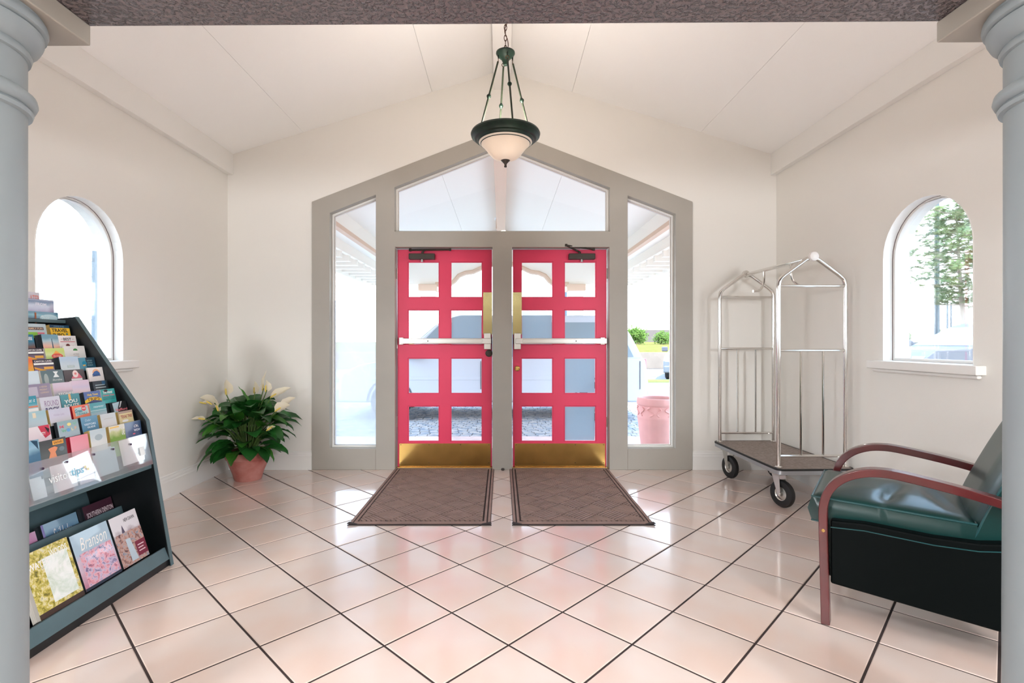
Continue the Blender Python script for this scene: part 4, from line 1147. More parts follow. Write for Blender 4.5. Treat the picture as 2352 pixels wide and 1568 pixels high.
# tier 5
pocket(5, 56, 87, 851, ((214, 230, 240), (226, 238, 246), None, .4, 12), [], 'plain pale blue brochure at the column, fifth tier', sheets=1)
pocket(5, 92, 143, 848, ((98, 122, 128), (120, 140, 144), None, .5, 10), [('p', ((.54, .12), (.78, .12), (.70, .32), (.80, .58), (.52, .58), (.62, .32)), (240, 244, 244)), ('t', 'Shoreline', .46, .7, .9, .86, (236, 240, 240), 'i'), ('e', .2, .7, .1, .45, (170, 180, 178))], 'grey teal brochure with a white hourglass emblem, fifth tier')
pocket(5, 145, 192, 847, ((84, 82, 84), (70, 66, 68), None, .2, 10), [('p', ((.32, .72), (.5, .3), (.7, .3), (.86, .72)), (230, 120, 136)), ('e', .54, .36, .14, .3, (248, 226, 224)), ('r', .3, .74, .84, .9, (240, 236, 236)), ('e', .54, .34, .06, .1, (232, 140, 140))], 'dark grey brochure with a pink and white oval, fifth tier', sheets=2, edge=E_DK)
pocket(5, 200, 241, 842, ((248, 242, 240), (244, 236, 234), None, .1, 10), [('e', .52, .44, .24, .3, (248, 190, 150)), ('p', ((.26, .58), (.4, .36), (.6, .28), (.76, .52), (.74, .72), (.3, .74)), (70, 110, 170)), ('t', 'Laketown', .24, .58, .78, .78, (60, 84, 140), 'b')], 'white brochure with a blue and orange round logo, fifth tier', sheets=1)
# tier 6
pocket(6, 56, 114, 879, ((150, 142, 166), (172, 160, 178), None, .2, 12), [('r', .1, .2, .46, .95, (196, 190, 204)), ('t', 'A HIDDEN', .55, .18, .85, .3, (232, 206, 170), ''), ('t', 'PRESENT', .55, .4, .85, .52, (232, 206, 170), ''), ('t', 'COMPANY', .55, .62, .9, .74, (232, 206, 170), '')], 'mauve brochure with three cream text lines, sixth tier at the column')
pocket(6, 120, 165, 876, ((226, 210, 226), (150, 164, 168), (226, 200, 214), .6, 14), [('t', 'STONES', .2, .8, .96, 1.0, BW, 'b')], 'pink and grey brochure with white lettering along its foot, sixth tier', sheets=3)
pocket(6, 163, 203, 871, ((228, 208, 226), (240, 214, 220), (218, 206, 228), .5, 14), [], 'plain lilac pink brochure, sixth tier', sheets=1)
pocket(6, 212, 245, 873, ((40, 56, 64), (28, 38, 44), None, .3, 16), [('r', .62, 0, .86, .3, (36, 84, 122)), ('r', .14, .3, .8, .37, (170, 190, 196)), ('r', .14, .52, .86, .59, (196, 206, 206)), ('r', .14, .74, .7, .8, (150, 160, 160))], 'dark brochure with thin pale stripes, sixth tier', sheets=2, edge=E_DK)
# tier 7
pocket(7, 56, 82, 908, ((44, 146, 168), (190, 214, 220), (60, 160, 180), .3, 12), [('t', 'at it', .3, .2, .86, .45, BW, 'i'), ('r', 0, .72, 1, .84, (226, 140, 110)), ('r', 0, .9, 1, 1.2, BW)], 'turquoise brochure at the column, seventh tier', sheets=1)
pocket(7, 90, 136, 908, ((214, 216, 228), (222, 222, 232), None, .2, 12), [('t', 'ROUND', .2, .28, .9, .7, (150, 120, 160), ''), ('t', 'ROCK', .2, .8, .9, 1.2, (72, 60, 110), 'b')], 'pale lilac brochure reading ROUND, seventh tier', sheets=2)
pocket(7, 137, 181, 902, ((84, 154, 164), (70, 140, 150), None, .2, 12), [('r', .42, 0, .54, .5, (238, 186, 120)), ('t', 'YOU', .16, .42, .84, .7, BW, 'b'), ('t', 'ROUTE', .12, .78, .9, 1.04, BW, 'b')], 'teal brochure with fat white capitals, seventh tier', sheets=3, edge=E_DK)
pocket(7, 191, 229, 896, ((86, 112, 168), (40, 46, 92), (96, 130, 190), .4, 14), [('t', 'Holy Town', .2, .18, .84, .4, (250, 214, 70), 'b'), ('p', ((0, .72), (.3, .48), (.7, .48), (1, .66), (1, .86), (.5, .72), (0, .95)), (250, 206, 60)), ('t', 'TRIPS', .14, .52, .9, .78, (120, 80, 40), 'b')], 'blue brochure with yellow arched lettering, seventh tier', sheets=5, edge=E_DK)
pocket(7, 230, 262, 891, ((44, 162, 160), (50, 170, 166), None, .1, 12), [('t', 'The Hotel', .14, .16, .8, .38, BW, 'b'), ('t', 'Dinner Club', .1, .46, .92, .6, (226, 96, 110), 'b'), ('r', .06, .68, .92, .71, (24, 80, 84)), ('r', .06, .77, .92, .8, (24, 80, 84)), ('r', .06, .86, .92, .89, (24, 80, 84)), ('e', .34, .14, .14, .1, (60, 30, 40))], 'turquoise brochure with white and pink text, seventh tier by the far side panel', sheets=1)
# tier 8
pocket(8, 56, 104, 941, ((166, 200, 208), (200, 214, 220), (180, 206, 214), .4, 12), [('r', .34, .1, .5, .46, (240, 226, 200))], 'pale teal brochure at the column, eighth tier', sheets=1)
pocket(8, 110, 159, 934, ((208, 208, 226), (226, 222, 226), (218, 214, 232), .3, 12), [('t', 'Hidden Lake', .2, .36, .7, .52, (190, 176, 200), 'i')], 'very pale lilac brochure, eighth tier', sheets=5, edge=E_GD)
pocket(8, 164, 202, 927, ((244, 130, 100), (246, 140, 106), None, .15, 12), [('p', ((.14, .2), (.94, .1), (.96, .72), (.14, .84)), (190, 214, 214)), ('t', 'Great', .12, .3, .6, .58, (40, 130, 150), 'bi'), ('e', .68, .3, .14, .2, (226, 84, 92)), ('t', 'FREE', .58, .24, .78, .36, BW, 'b'), ('t', 'TRAILS', .2, .62, .84, .76, (90, 170, 176), 'b')], 'coral orange brochure with teal lettering, eighth tier', sheets=4, edge=E_RD)
pocket(8, 205, 241, 921, ((86, 164, 176), (176, 196, 204), (100, 176, 186), .3, 12), [('t', 'HIGHWAY', .22, .28, .86, .42, (220, 240, 242), 'b'), ('r', 0, .62, 1, .65, (230, 240, 240))], 'sea blue brochure with a pale lower band, eighth tier', sheets=1)
pocket(8, 257, 290, 919, ((26, 28, 32), (20, 20, 22), None, .1, 12), [('p', ((0, .08), (.5, .02), (.34, .5), (.3, 1.0), (.06, 1.0)), (170, 196, 206)), ('p', ((.6, .0), (.68, .0), (.5, .5), (.44, .5)), (220, 226, 228)), ('t', 'Stafford', .14, .58, .98, .8, (236, 130, 140), 'b')], 'black brochure reading Stafford in pink, eighth tier', sheets=2, edge=E_DK)
# tier 9
pocket(9, 56, 113, 974, ((236, 226, 230), (232, 214, 220), None, .2, 12), [('p', ((.52, .0), (.98, .0), (.98, .7), (.74, .9), (.6, .4)), (206, 60, 84)), ('p', ((.78, .1), (.96, .3), (.9, .6), (.82, .3)), (50, 40, 46)), ('t', 'CITY', .55, .46, .78, .66, BW, 'b'), ('r', .1, 1.0, .3, 1.2, (206, 40, 66))], 'white brochure splashed with red, ninth tier at the column', sheets=2, edge=E_DK)
pocket(9, 130, 178, 961, ((150, 180, 186), (176, 196, 204), None, .3, 12), [('t', 'M', .08, .28, .28, .5, (236, 130, 150), 'b'), ('e', .54, .3, .1, .12, (244, 226, 150)), ('t', 'V', .7, .2, .9, .4, (130, 200, 170), 'b'), ('t', 'W', .14, .62, .36, .8, (110, 196, 150), 'b'), ('e', .46, .7, .09, .13, (110, 170, 220)), ('t', 'L', .6, .58, .7, .78, (246, 236, 190), 'b'), ('t', 'F', .76, .54, .86, .74, (240, 190, 150), 'b')], 'grey blue brochure scattered with bright letters, ninth tier', sheets=2, edge=E_DK)
pocket(9, 184, 222, 952, ((110, 160, 190), (84, 140, 174), None, .3, 12), [('t', 'Cedar', .24, .2, .6, .38, (206, 226, 236), 'i'), ('t', 'VISITORS', .14, .54, .84, .7, (226, 240, 246), 'b'), ('t', 'GUIDE', .3, .78, .78, .92, (226, 240, 246), 'b')], 'steel blue visitors guide brochure, ninth tier', sheets=4, edge=E_DK)
pocket(9, 229, 264, 946, ((212, 220, 224), (226, 226, 226), None, .3, 12), [('r', .2, .4, .8, .43, (190, 190, 186))], 'greyish white brochure, ninth tier', sheets=4, edge=E_GD)
pocket(9, 270, 303, 940, ((176, 156, 140), (206, 196, 150), None, .4, 14), [('r', .06, .2, .94, .96, (222, 208, 160)), ('t', 'TEXAS TREE', .14, .34, .92, .6, (160, 40, 62), 'b'), ('e', .4, .84, .22, .1, (240, 240, 240))], 'tan brochure with dark red lettering, ninth tier by the far side panel', sheets=4, edge=E_GD)
# tier 10
pocket(10, 56, 88, 1008, ((130, 176, 200), (60, 110, 140), (150, 190, 210), .6, 14), [('p', ((.4, 0), (.9, .1), (.9, .7), (.7, .4)), (30, 70, 96))], 'blue brochure with dark fronds at the column, lowest pocket tier', sheets=1)
pocket(10, 86, 150, 1002, ((62, 72, 72), (90, 100, 98), None, .4, 8), [('r', .5, .12, .9, .42, (244, 176, 80)), ('t', 'SAFARI', .54, .18, .86, .36, (120, 70, 30), 'b'), ('p', ((.32, .62), (.42, .56), (.56, .52), (.66, .62), (.62, .78), (.56, .9), (.6, 1.3), (.3, 1.3), (.38, .9)), (232, 150, 110)), ('e', .8, .78, .1, .16, (120, 136, 140))], 'dark brochure with an orange animal figure, lowest pocket tier', sheets=3, edge=E_DK)
pocket(10, 160, 201, 995, ((238, 150, 162), (236, 160, 170), None, .2, 10), [], 'plain pink brochure with red page edges, lowest pocket tier', sheets=4, edge=E_RD, T=0.007)
pocket(10, 205, 242, 981, ((198, 214, 220), (224, 226, 224), (206, 218, 222), .5, 12), [('e', .5, .64, .24, .24, (170, 186, 192))], 'pale grey brochure with a round picture, lowest pocket tier', sheets=4, edge=E_GD)
pocket(10, 249, 286, 972, ((226, 226, 214), (120, 160, 60), (200, 206, 150), .7, 30), [('r', .06, .08, .62, .2, (246, 206, 120)), ('t', 'CARE', .74, .3, .92, .9, (240, 240, 236), 'b')], 'green and yellow leafy brochure, lowest pocket tier', sheets=4, edge=E_GD)
pocket(10, 285, 322, 964, ((56, 84, 122), (44, 70, 110), None, .2, 10), [('t', 'Oh,', .56, .3, .84, .56, BW, 'i'), ('t', 'WOW', .52, .66, .92, .86, (226, 230, 240), 'b'), ('e', .5, 1.04, .08, .05, (220, 90, 110))], 'navy brochure reading Oh WOW, lowest pocket tier by the far side panel', sheets=2)
# cards behind the acrylic
for (x0, x1, yt, c, lab) in ((66, 98, 1086, (236, 246, 250), 'white folded card behind acrylic at the column'), (112, 166, 1050, (250, 252, 254), 'bright white folded card behind the acrylic front, above the lettering'), (172, 206, 1040, (220, 212, 226), 'pale lilac card behind the acrylic front'),
                              (210, 262, 1022, (196, 214, 224), 'grey blue picture card behind the acrylic front'), (272, 322, 1000, (252, 254, 254), 'bright white card behind acrylic at the far side panel')):
    pocket(10, x0, x1, yt, (c, tuple(int(v * 0.93) for v in c), None, .2, 10), [], lab, X=-1.945, lean=R(12), Hh=min(0.13, pz(yt, py(x1, -1.945)) - 0.562), T=0.002, sheets=1)

# magazines in the two lower tiers
def magazine(X, x0, x1, ztop, Hh, lean, cover, decor, label, vis, T=0.012, sheets=1, edge=None):
    ya, yb = max(py(x0, X), 1.80), min(py(x1, X), yi1 - 0.004)
    org = (X + math.sin(lean) * Hh, ya, ztop - math.cos(lean) * Hh)
    return brochure(org, yb - ya, Hh, T, lean, cover, decor, label, vis, name='magazine', edge=edge, sheets=sheets)
LM = R(18)
magazine(-1.938, 47, 152, 0.352, 0.27, LM, ((190, 190, 150), (150, 130, 40), (226, 226, 190), .7, 20), [('i', 0, .0, 1, .92, ((60, 60, 24), (150, 140, 40), (214, 196, 90), (236, 230, 196), (96, 92, 40)), 42), ('i', .36, .16, .92, .86, ((196, 212, 186), (226, 236, 224), (248, 250, 246), (240, 244, 240)), 12), ('t', 'WATER', .05, .17, .5, .27, BW, 'b'), ('t', 'WOODS', .54, .08, .94, .2, (250, 250, 240), 'b'), ('r', .0, .92, 1, 1.0, (70, 50, 40)), ('t', 'SPRING', .12, .5, .36, .56, (200, 190, 90), '')], 'yellow green magazine reading WATER WOODS, front tier at the column', 0.27, T=0.016, sheets=4)
magazine(-1.938, 158, 243, 0.345, 0.26, LM, ((170, 196, 212), (196, 130, 150), (210, 190, 206), .7, 16), [('t', 'Branson', .18, .1, .9, .32, BW, 'i'), ('i', .1, .36, .95, .95, ((70, 56, 84), (196, 120, 140), (236, 170, 180), (206, 190, 214), (120, 100, 140), (60, 70, 100)), 36), ('r', .0, .95, 1, 1.0, (40, 50, 66))], 'blue and pink show magazine with white script, front tier', 0.26, T=0.016, sheets=6, edge=E_DK)
magazine(-1.938, 248, 309, 0.342, 0.255, LM, ((226, 222, 226), (70, 40, 50), (150, 130, 140), .6, 22), [('t', 'NEW DAWN', .48, .1, .88, .17, (40, 34, 44), 'b'), ('p', ((.28, .42), (.36, .2), (.44, .42)), (90, 80, 100)), ('i', 0, .36, 1, 1, ((50, 34, 44), (120, 84, 84), (206, 160, 140), (150, 160, 176), (70, 60, 76)), 48), ('p', ((.34, .5), (.5, .5), (.6, .95), (.36, .95)), (190, 206, 216)), ('r', .62, .62, 1, .92, (124, 30, 56)), ('r', .68, .7, .92, .72, (230, 200, 206)), ('r', .68, .76, .88, .78, (230, 200, 206)), ('r', .68, .82, .92, .84, (230, 200, 206))], 'magazine with a church spire and maroon corner, front tier by the far side panel', 0.255, T=0.014, sheets=3, edge=E_DK)
magazine(-2.125, 40, 80, 0.358, 0.22, R(16), ((214, 150, 190), (190, 120, 170), None, .3, 12), [], 'pink magazine at the column, rear tier', 0.12, sheets=1)
magazine(-2.125, 92, 174, 0.372, 0.22, R(16), ((120, 160, 186), (40, 84, 120), (70, 120, 160), .6, 10), [('r', 0, .0, .06, 1.2, (150, 140, 200)), ('t', 'Sail Lake', .26, .3, .78, .8, BW, 'i')], 'blue magazine with white handwriting, rear tier', 0.12, sheets=4, edge=E_DK)
magazine(-2.125, 188, 262, 0.380, 0.22, R(16), ((70, 26, 46), (54, 20, 38), None, .3, 12), [('t', 'SOUTHERN DENTON', .08, .32, .98, .54, (226, 206, 214), 'b'), ('t', 'COUNTY', .1, .62, .48, .84, (226, 206, 214), 'b'), ('r', .52, .66, .96, .68, (170, 140, 150)), ('r', .52, .74, .9, .76, (170, 140, 150))], 'maroon magazine reading SOUTHERN DENTON COUNTY, rear tier', 0.12, sheets=4, edge=E_DK)

# ------------------------------------------------------------------ outside
M_ASPH = mat('pale_asphalt', (118, 115, 114), 0.9, spec=0.0, noise=0.15, nscale=0.8)
M_PAVE = mat('cobbled_drive', (180, 174, 172), 0.85, spec=0.0, rgb2=(128, 138, 150), nscale=9, bump=0.6, bscale=22, bdist=0.02)
M_GRASS = mat('dry_grass', (88, 86, 44), 0.95, spec=0.0, rgb2=(98, 88, 54), nscale=2.5)
M_CONC = mat('step_concrete', (132, 124, 116), 0.9, noise=0.12, nscale=3)
M_BUSH = mat('bush_leaves', (84, 112, 52), 0.8, spec=0.0, rgb2=(108, 130, 64), nscale=4, trans=0.3)
M_CARW = mat('white_car_paint', (98, 100, 106), 0.5, spec=0.25)
M_CARS = mat('silver_car_paint', (176, 180, 188), 0.4, spec=0.3)
M_CGLASS = mat('car_glass', (124, 136, 144), 0.25, spec=0.25)
M_TRIMD = mat('car_dark_trim', (74, 72, 80), 0.5)
M_TAIL = mat('tail_lamp_red', (206, 110, 110), 0.3)
M_STUCCO = mat('canopy_stucco', (248, 239, 225), 0.8)
M_PEACH = mat('canopy_beam_paint', (222, 190, 164), 0.7)
GZ = -0.10
ext = MB().box(-90, 90, 5.06, 160, GZ - 0.2, GZ).build('exterior_ground', M_ASPH, kind='structure')
MB().box(-90, -3.5, -20, 5.06, GZ - 0.2, GZ).build('exterior_ground', M_ASPH, kind='structure')
MB().box(3.5, 90, -20, 5.06, GZ - 0.2, GZ).build('exterior_ground', M_ASPH, kind='structure')
MB().box(-4.2, 4.2, 5.06, 5.95, GZ, -0.012).build('entrance_step', M_CONC, kind='structure', bevel=0.01)
MB().box(-4.2, 4.2, 5.95, 7.0, GZ, GZ + 0.03).build('pavement', mat('pinkish_paving', (206, 180, 176), 0.85, noise=0.2, nscale=7), kind='structure', bevel=0.01)
drive = MB().box(-4.2, 4.2, 7.0, 11.2, GZ, GZ + 0.004).build('driveway', M_PAVE, kind='structure')
cob = MB()
rr_ = random.Random(3)
yy = 7.03; row = 0
while yy < 11.1:
    xx = -4.15 + (0.07 if row % 2 else 0)
    while xx < 4.1:
        wv = 0.15 * rr_.uniform(0.85, 1.1)
        zt = GZ + 0.016 + rr_.uniform(0, 0.006)
        y0 = yy + 0.03 * math.sin(xx * 2.2) 
        cob.box(xx, min(xx + wv - 0.014, 4.14), y0, y0 + 0.088, GZ + 0.004, zt)
        xx += wv
    yy += 0.102; row += 1
cob.build('cobbles', M_PAVE, drive, kind='stuff')
MB().box(-60, 60, 24.9, 25.2, GZ, 0.69).build('road_barrier', mat('barrier_concrete', (124, 112, 102), 0.9, spec=0.0, noise=0.15, nscale=2), kind='structure', bevel=0.02)
MB().box(-60, 60, 15.9, 17.2, GZ, GZ + 0.04).build('verge_kerb', M_CONC, kind='structure')
MB().box(-60, 60, 16.05, 17.05, GZ + 0.03, GZ + 0.06).build('verge_grass', mat('verge_green', (96, 112, 58), 0.9, spec=0.0), kind='structure')
MB().prism([[(25.3, GZ), (27, 0.74), (40, 1.0), (70, 1.15), (110, 1.1), (110, GZ)]], lambda a, b, d: (d, a, b), -80, 80).build('field', M_GRASS, kind='structure')
MB().box(-10, 60, 96, 97, 1.1, 3.4).build('far_embankment', mat('pale_roof_tone', (92, 82, 78), 0.9), kind='structure')

# porte-cochere over the drive
can = empty('canopy', (0, 8.2, 0))
tag(can, 'pale gabled entrance canopy over the drive outside the doors', kind='structure')
YC0, YC1 = 5.06, 11.4
zcr, csl = 3.62, 0.30
def czc(x): return zcr - csl * abs(x)
for sg in (-1, 1):
    for (a, b) in ((0.0, 0.78), (0.783, 2.16)):
        MB().prism([[(sg * a, czc(a)), (sg * b, czc(b)), (sg * b, czc(b) + 0.03), (sg * a, czc(a) + 0.03)]], lambda p, z, d: (p, d, z), YC0, YC1).build('soffit_panel', M_STUCCO, can)
    MB().prism([[(sg * 0, zcr + 0.06), (sg * 3.05, czc(3.05) + 0.06), (sg * 3.05, czc(3.05) + 0.2), (sg * 0, zcr + 0.2)]], lambda p, z, d: (p, d, z), YC0, YC1).build('roof_slab', M_STUCCO, can)
    MB().box(min(sg * 2.14, sg * 2.34), max(sg * 2.14, sg * 2.34), YC0, YC1, 2.74, 3.02).build('side_beam', M_STUCCO, can, bevel=0.01)
    MB().box(min(sg * 2.12, sg * 2.20), max(sg * 2.12, sg * 2.20), YC0, YC1, 2.70, 2.76).build('beam_trim', M_PEACH, can)
    MB().box(min(sg * 2.20, sg * 2.9), max(sg * 2.20, sg * 2.9), YC0, YC1, 2.70, 2.742).build('eave_soffit', M_STUCCO, can)
    MB().box(min(sg * 2.86, sg * 2.93), max(sg * 2.86, sg * 2.93), YC0, YC1, 2.42, 2.74).build('eave_board', M_STUCCO, can)
    MB().box(min(sg * 2.34, sg * 2.40), max(sg * 2.34, sg * 2.40), YC0, YC1, 2.55, 2.70).build('eave_board', M_STUCCO, can)
    yy = 5.4
    while yy < 11.3:
        MB().box(min(sg * 2.36, sg * 2.9), max(sg * 2.36, sg * 2.9), yy, yy + 0.09, 2.46, 2.70).build('rafter_tail', M_STUCCO, can)
        yy += 0.42
    cxp = sg * 1.58
    pc = MB().box(cxp - 0.16, cxp + 0.16, 10.95, 11.25, GZ, 2.42).build('canopy_column', M_STUCCO, can, bevel=0.01)
    MB().box(cxp - 0.2, cxp + 0.2, 10.9, 11.3, 2.30, 2.44).build('column_cap', M_PEACH, pc, bevel=0.01)
MB().box(-0.10, 0.06, YC0, YC1, 3.38, zcr).build('ridge_beam', M_PEACH, can)
# far gable with a curved arch
half = [(1.42, 2.44), (1.1, 2.44), (1.02, 2.50), (0.92, 2.62), (0.78, 2.68), (0.62, 2.70), (0.45, 2.78), (0.25, 2.86), (0.0, 2.88)]
archp = half + [(-a, b) for a, b in half[-2::-1]]
gable = [(-2.2, 2.44)] + archp[::-1] + [(2.2, 2.44), (2.2, czc(2.2)), (0, zcr), (-2.2, czc(2.2))]
MB().prism([gable], lambda a, b, d: (a, d, b), 10.98, 11.22).build('arched_gable', M_STUCCO, can)
MB().tube([(a, 10.97, b) for a, b in archp], 0.05, 6).build('arch_moulding', M_PEACH, can, smooth=True)
lt = thing('canopy_light', 'small white box light fixed under the canopy ridge beam outside', 'lamp', (-0.07, 10.2, 3.30))
yl = 9.9
xl, zl = px(1144, yl), pz(496, yl)
ORI[lt.name] = Vector((xl, yl, zl)); lt.location = (xl, yl, zl)
MB().box(xl - 0.16, xl + 0.16, yl - 0.14, yl + 0.14, zl - 0.02, zl + 0.06).build('fixture_body', M_PEACH, lt, bevel=0.01)
MB().box(xl - 0.12, xl + 0.12, yl - 0.11, yl + 0.11, zl - 0.06, zl - 0.02).build('lamp_lens', mat('lamp_lens', (250, 250, 246), 0.4), lt, bevel=0.01)
MB().box(xl - 0.04, xl + 0.04, yl - 0.05, yl + 0.05, zl + 0.06, 3.385).build('lamp_stem', M_PEACH, lt)

# pink clay urn with moulded garland
ux, uy = px(1511, 5.62), 5.62
ur = thing('clay_urn', 'large pink clay urn with moulded garland outside the right side pane', 'urn', (ux, uy, -0.012))
uz = -0.012
uprof = [(0.0, 0.0), (0.165, 0.0), (0.172, 0.02), (0.195, 0.20), (0.213, 0.36), (0.218, 0.40), (0.221, 0.41), (0.218, 0.42), (0.214, 0.50), (0.212, 0.535), (0.222, 0.545), (0.226, 0.56), (0.218, 0.615), (0.206, 0.622), (0.19, 0.615), (0.186, 0.55)]
MB().lathe([(r_, z + uz) for r_, z in uprof], (ux, uy, 0), 40, cap=False).build('urn_body', M_PINK, ur, smooth=True, autosmooth=45)
MB().lathe([(0.188, 0.565 + uz), (0.0, 0.575 + uz)], (ux, uy, 0), 24).build('soil', M_SOIL, ur)
for k in range(14):
    a = 2 * math.pi * k / 14
    pts = []
    for t in range(9):
        tt = t / 8
        aa = a + 0.16 * math.sin(tt * 2 * math.pi) * (1 if k % 2 else -0.6)
        rr2 = 0.217
        pts.append((ux + rr2 * math.cos(aa), uy + rr2 * math.sin(aa), uz + 0.435 + 0.09 * tt))
    MB().tube(pts, 0.008, 6).build('garland_relief', M_PINK, ur, smooth=True)

# vehicles: local x along the length (front = -x), local y across, near side = -y
def car(label, loc, rz, L, Wd, prof_low, prof_cab, belt, wheels, r, paint, van=False, name='car'):
    c = thing(name, label, 'car', loc, rz, local=True)
    hw = Wd / 2
    body = MB()
    body.prism([prof_low], lambda a, b, d: (a, d, b), -hw, hw)
    body.build('body', paint, c, bevel=0.05, bseg=3)
    # cabin tapering inwards
    s = MB(); n = len(prof_cab)
    zmax = max(p[1] for p in prof_cab)
    def wv(z): return hw - 0.03 - 0.20 * max(0, (z - belt)) / (zmax - belt)
    vs = [(a, -wv(b), b) for a, b in prof_cab] + [(a, wv(b), b) for a, b in prof_cab]
    fs = [tuple(range(n)), tuple(reversed(range(n, 2 * n)))] + [(k, k + n, (k + 1) % n + n, (k + 1) % n) for k in range(n)]
    s.add(vs, fs).build('cabin', paint, c, bevel=0.04, bseg=3)
    # side windows on both sides
    xa = min(p[0] for p in prof_cab if p[1] > zmax - 0.12); xb = max(p[0] for p in prof_cab if p[1] > zmax - 0.12)
    fa = min(p[0] for p in prof_cab); fb = max(p[0] for p in prof_cab)
    nwin = 3 if van else 2
    zb, zt = belt + 0.05, zmax - 0.12
    tlo = (zb - belt) / (zmax - belt); thi = (zt - belt) / (zmax - belt)
    lo0, lo1 = fa + (xa - fa) * tlo + 0.10, fb + (xb - fb) * tlo - 0.10
    hi0, hi1 = fa + (xa - fa) * thi + 0.08, fb + (xb - fb) * thi - 0.08
    for sd in (-1, 1):
        for k in range(nwin):
            t0, t1 = k / nwin + 0.012, (k + 1) / nwin - 0.012
            p = [(lo0 + (lo1 - lo0) * t0, zb), (lo0 + (lo1 - lo0) * t1, zb), (hi0 + (hi1 - hi0) * t1, zt), (hi0 + (hi1 - hi0) * t0, zt)]
            vs = [(a, sd * (wv(b) + 0.012), b) for a, b in p] + [(a, sd * (wv(b) - 0.02), b) for a, b in p]
            MB().add(vs, [(0, 1, 2, 3), (7, 6, 5, 4), (0, 4, 5, 1), (1, 5, 6, 2), (2, 6, 7, 3), (3, 7, 4, 0)]).build('side_window', M_CGLASS, c)
        for (x, _) in wheels:
            wl = empty('wheel', (x, sd * (hw - 0.11), r), 0, parent=c)
            MB().lathe([(r * 0.62, -0.10), (r * 0.92, -0.11), (r, -0.08), (r, 0.08), (r * 0.92, 0.11), (r * 0.62, 0.10)], (x, sd * (hw - 0.10), r), 28, axis='y', cap=False).build('tire', M_BLACK, wl, smooth=True)
            sp = MB()
            yv = sd * (hw - 0.02)
            sp.lathe([(r * 0.64, -0.02), (r * 0.64, 0.02), (r * 0.56, 0.02), (r * 0.56, -0.02)], (x, yv, r), 28, axis='y', cap=False)
            for q_ in range(5):
                a = 2 * math.pi * q_ / 5
                sp.obox((x + math.cos(a) * r * 0.32, yv, r + math.sin(a) * r * 0.32), (math.cos(a), 0, math.sin(a)), (0, 1, 0), (-math.sin(a), 0, math.cos(a)), r * 0.3, 0.012, r * 0.075)
            sp.lathe([(r * 0.14, -0.02), (r * 0.14, 0.02)], (x, yv, r), 14, axis='y')
            sp.build('rim', M_STEEL, wl)
            MB().prism([[(x + rr2 * math.cos(R(a)), r + rr2 * math.sin(R(a))) for rr2, rng in ((r * 1.16, range(0, 181, 15)),) for a in rng] + [(x + r * 1.07 * math.cos(R(a)), r + r * 1.07 * math.sin(R(a))) for a in range(180, -1, -15)]], lambda a, b, d: (a, d, b), sd * (hw - 0.02), sd * (hw + 0.008)).build('wheel_arch', M_TRIMD, c)
        # door seams, mould line, mirror, handles
        zs = min(p[1] for p in prof_low) + 0.12
        for k in range(nwin + 1):
            x = lo0 - 0.05 + (lo1 - lo0 + 0.1) * k / nwin
            MB().box(x - 0.006, x + 0.006, sd * (hw + 0.004) - 0.004, sd * (hw + 0.004) + 0.002, zs + 0.1, belt - 0.02).build('door_seam', M_TRIMD, c)
        MB().box(prof_low[0][0] + 0.5, fb - 0.3, sd * hw - 0.005, sd * hw + 0.012, zs + 0.25, zs + 0.30).build('side_moulding', paint, c, bevel=0.004)
        MB().box(lo0 + 0.0, lo0 + 0.18, sd * (hw + 0.1) - 0.1, sd * (hw + 0.1) + 0.1, belt + 0.02, belt + 0.19).build('mirror', M_TRIMD if paint is M_CARW else paint, c, bevel=0.03)
        MB().box(fb - 0.16, fb + 0.05, sd * (hw - 0.14) - 0.1, sd * (hw - 0.14) + 0.1, belt - 0.25, belt + 0.02).build('tail_lamp', M_TAIL, c, bevel=0.02)
        x_f = min(p[0] for p in prof_low)
        MB().box(x_f + 0.02, x_f + 0.16, sd * (hw - 0.22) - 0.16, sd * (hw - 0.22) + 0.16, belt - 0.34, belt - 0.20).build('head_lamp', mat('head_lamp', (230, 236, 240), 0.1), c, bevel=0.02)
    # windscreen and rear window
    def slab(p0, p1, nm):
        d = Vector((p1[0] - p0[0], 0, p1[1] - p0[1])); nn = Vector((d.z, 0, -d.x)).normalized() * 0.012
        q0 = Vector((p0[0], 0, p0[1])) + d * 0.08; q1 = Vector((p0[0], 0, p0[1])) + d * 0.88
        out = nn if (p0[0] > 0) == (nn.x > 0) else -nn
        w0, w1 = wv(q0.z) - 0.08, wv(q1.z) - 0.08
        vs = []
        for o_ in (out, -out):
            vs += [(q0.x + o_.x, -w0, q0.z + o_.z), (q0.x + o_.x, w0, q0.z + o_.z), (q1.x + o_.x, w1, q1.z + o_.z), (q1.x + o_.x, -w1, q1.z + o_.z)]
        MB().add(vs, [(0, 1, 2, 3), (7, 6, 5, 4), (0, 4, 5, 1), (1, 5, 6, 2), (2, 6, 7, 3), (3, 7, 4, 0)]).build(nm, M_CGLASS, c)
    lowpts = sorted([p for p in prof_cab if p[1] <= belt + 0.01]); hip = sorted([p for p in prof_cab if p[1] > zmax - 0.14])
    slab(lowpts[0], hip[0], 'windscreen'); slab(lowpts[-1], hip[-1], 'rear_window')
    xr = max(p[0] for p in prof_low)
    zmin = min(p[1] for p in prof_low)
    MB().box(xr - 0.12, xr + 0.06, -hw + 0.02, hw - 0.02, zmin, zmin + 0.24).build('bumper', paint, c, bevel=0.05, bseg=3)
    MB().box(min(p[0] for p in prof_low) - 0.05, min(p[0] for p in prof_low) + 0.12, -hw + 0.02, hw - 0.02, zmin, zmin + 0.24).build('bumper', paint, c, bevel=0.05, bseg=3)
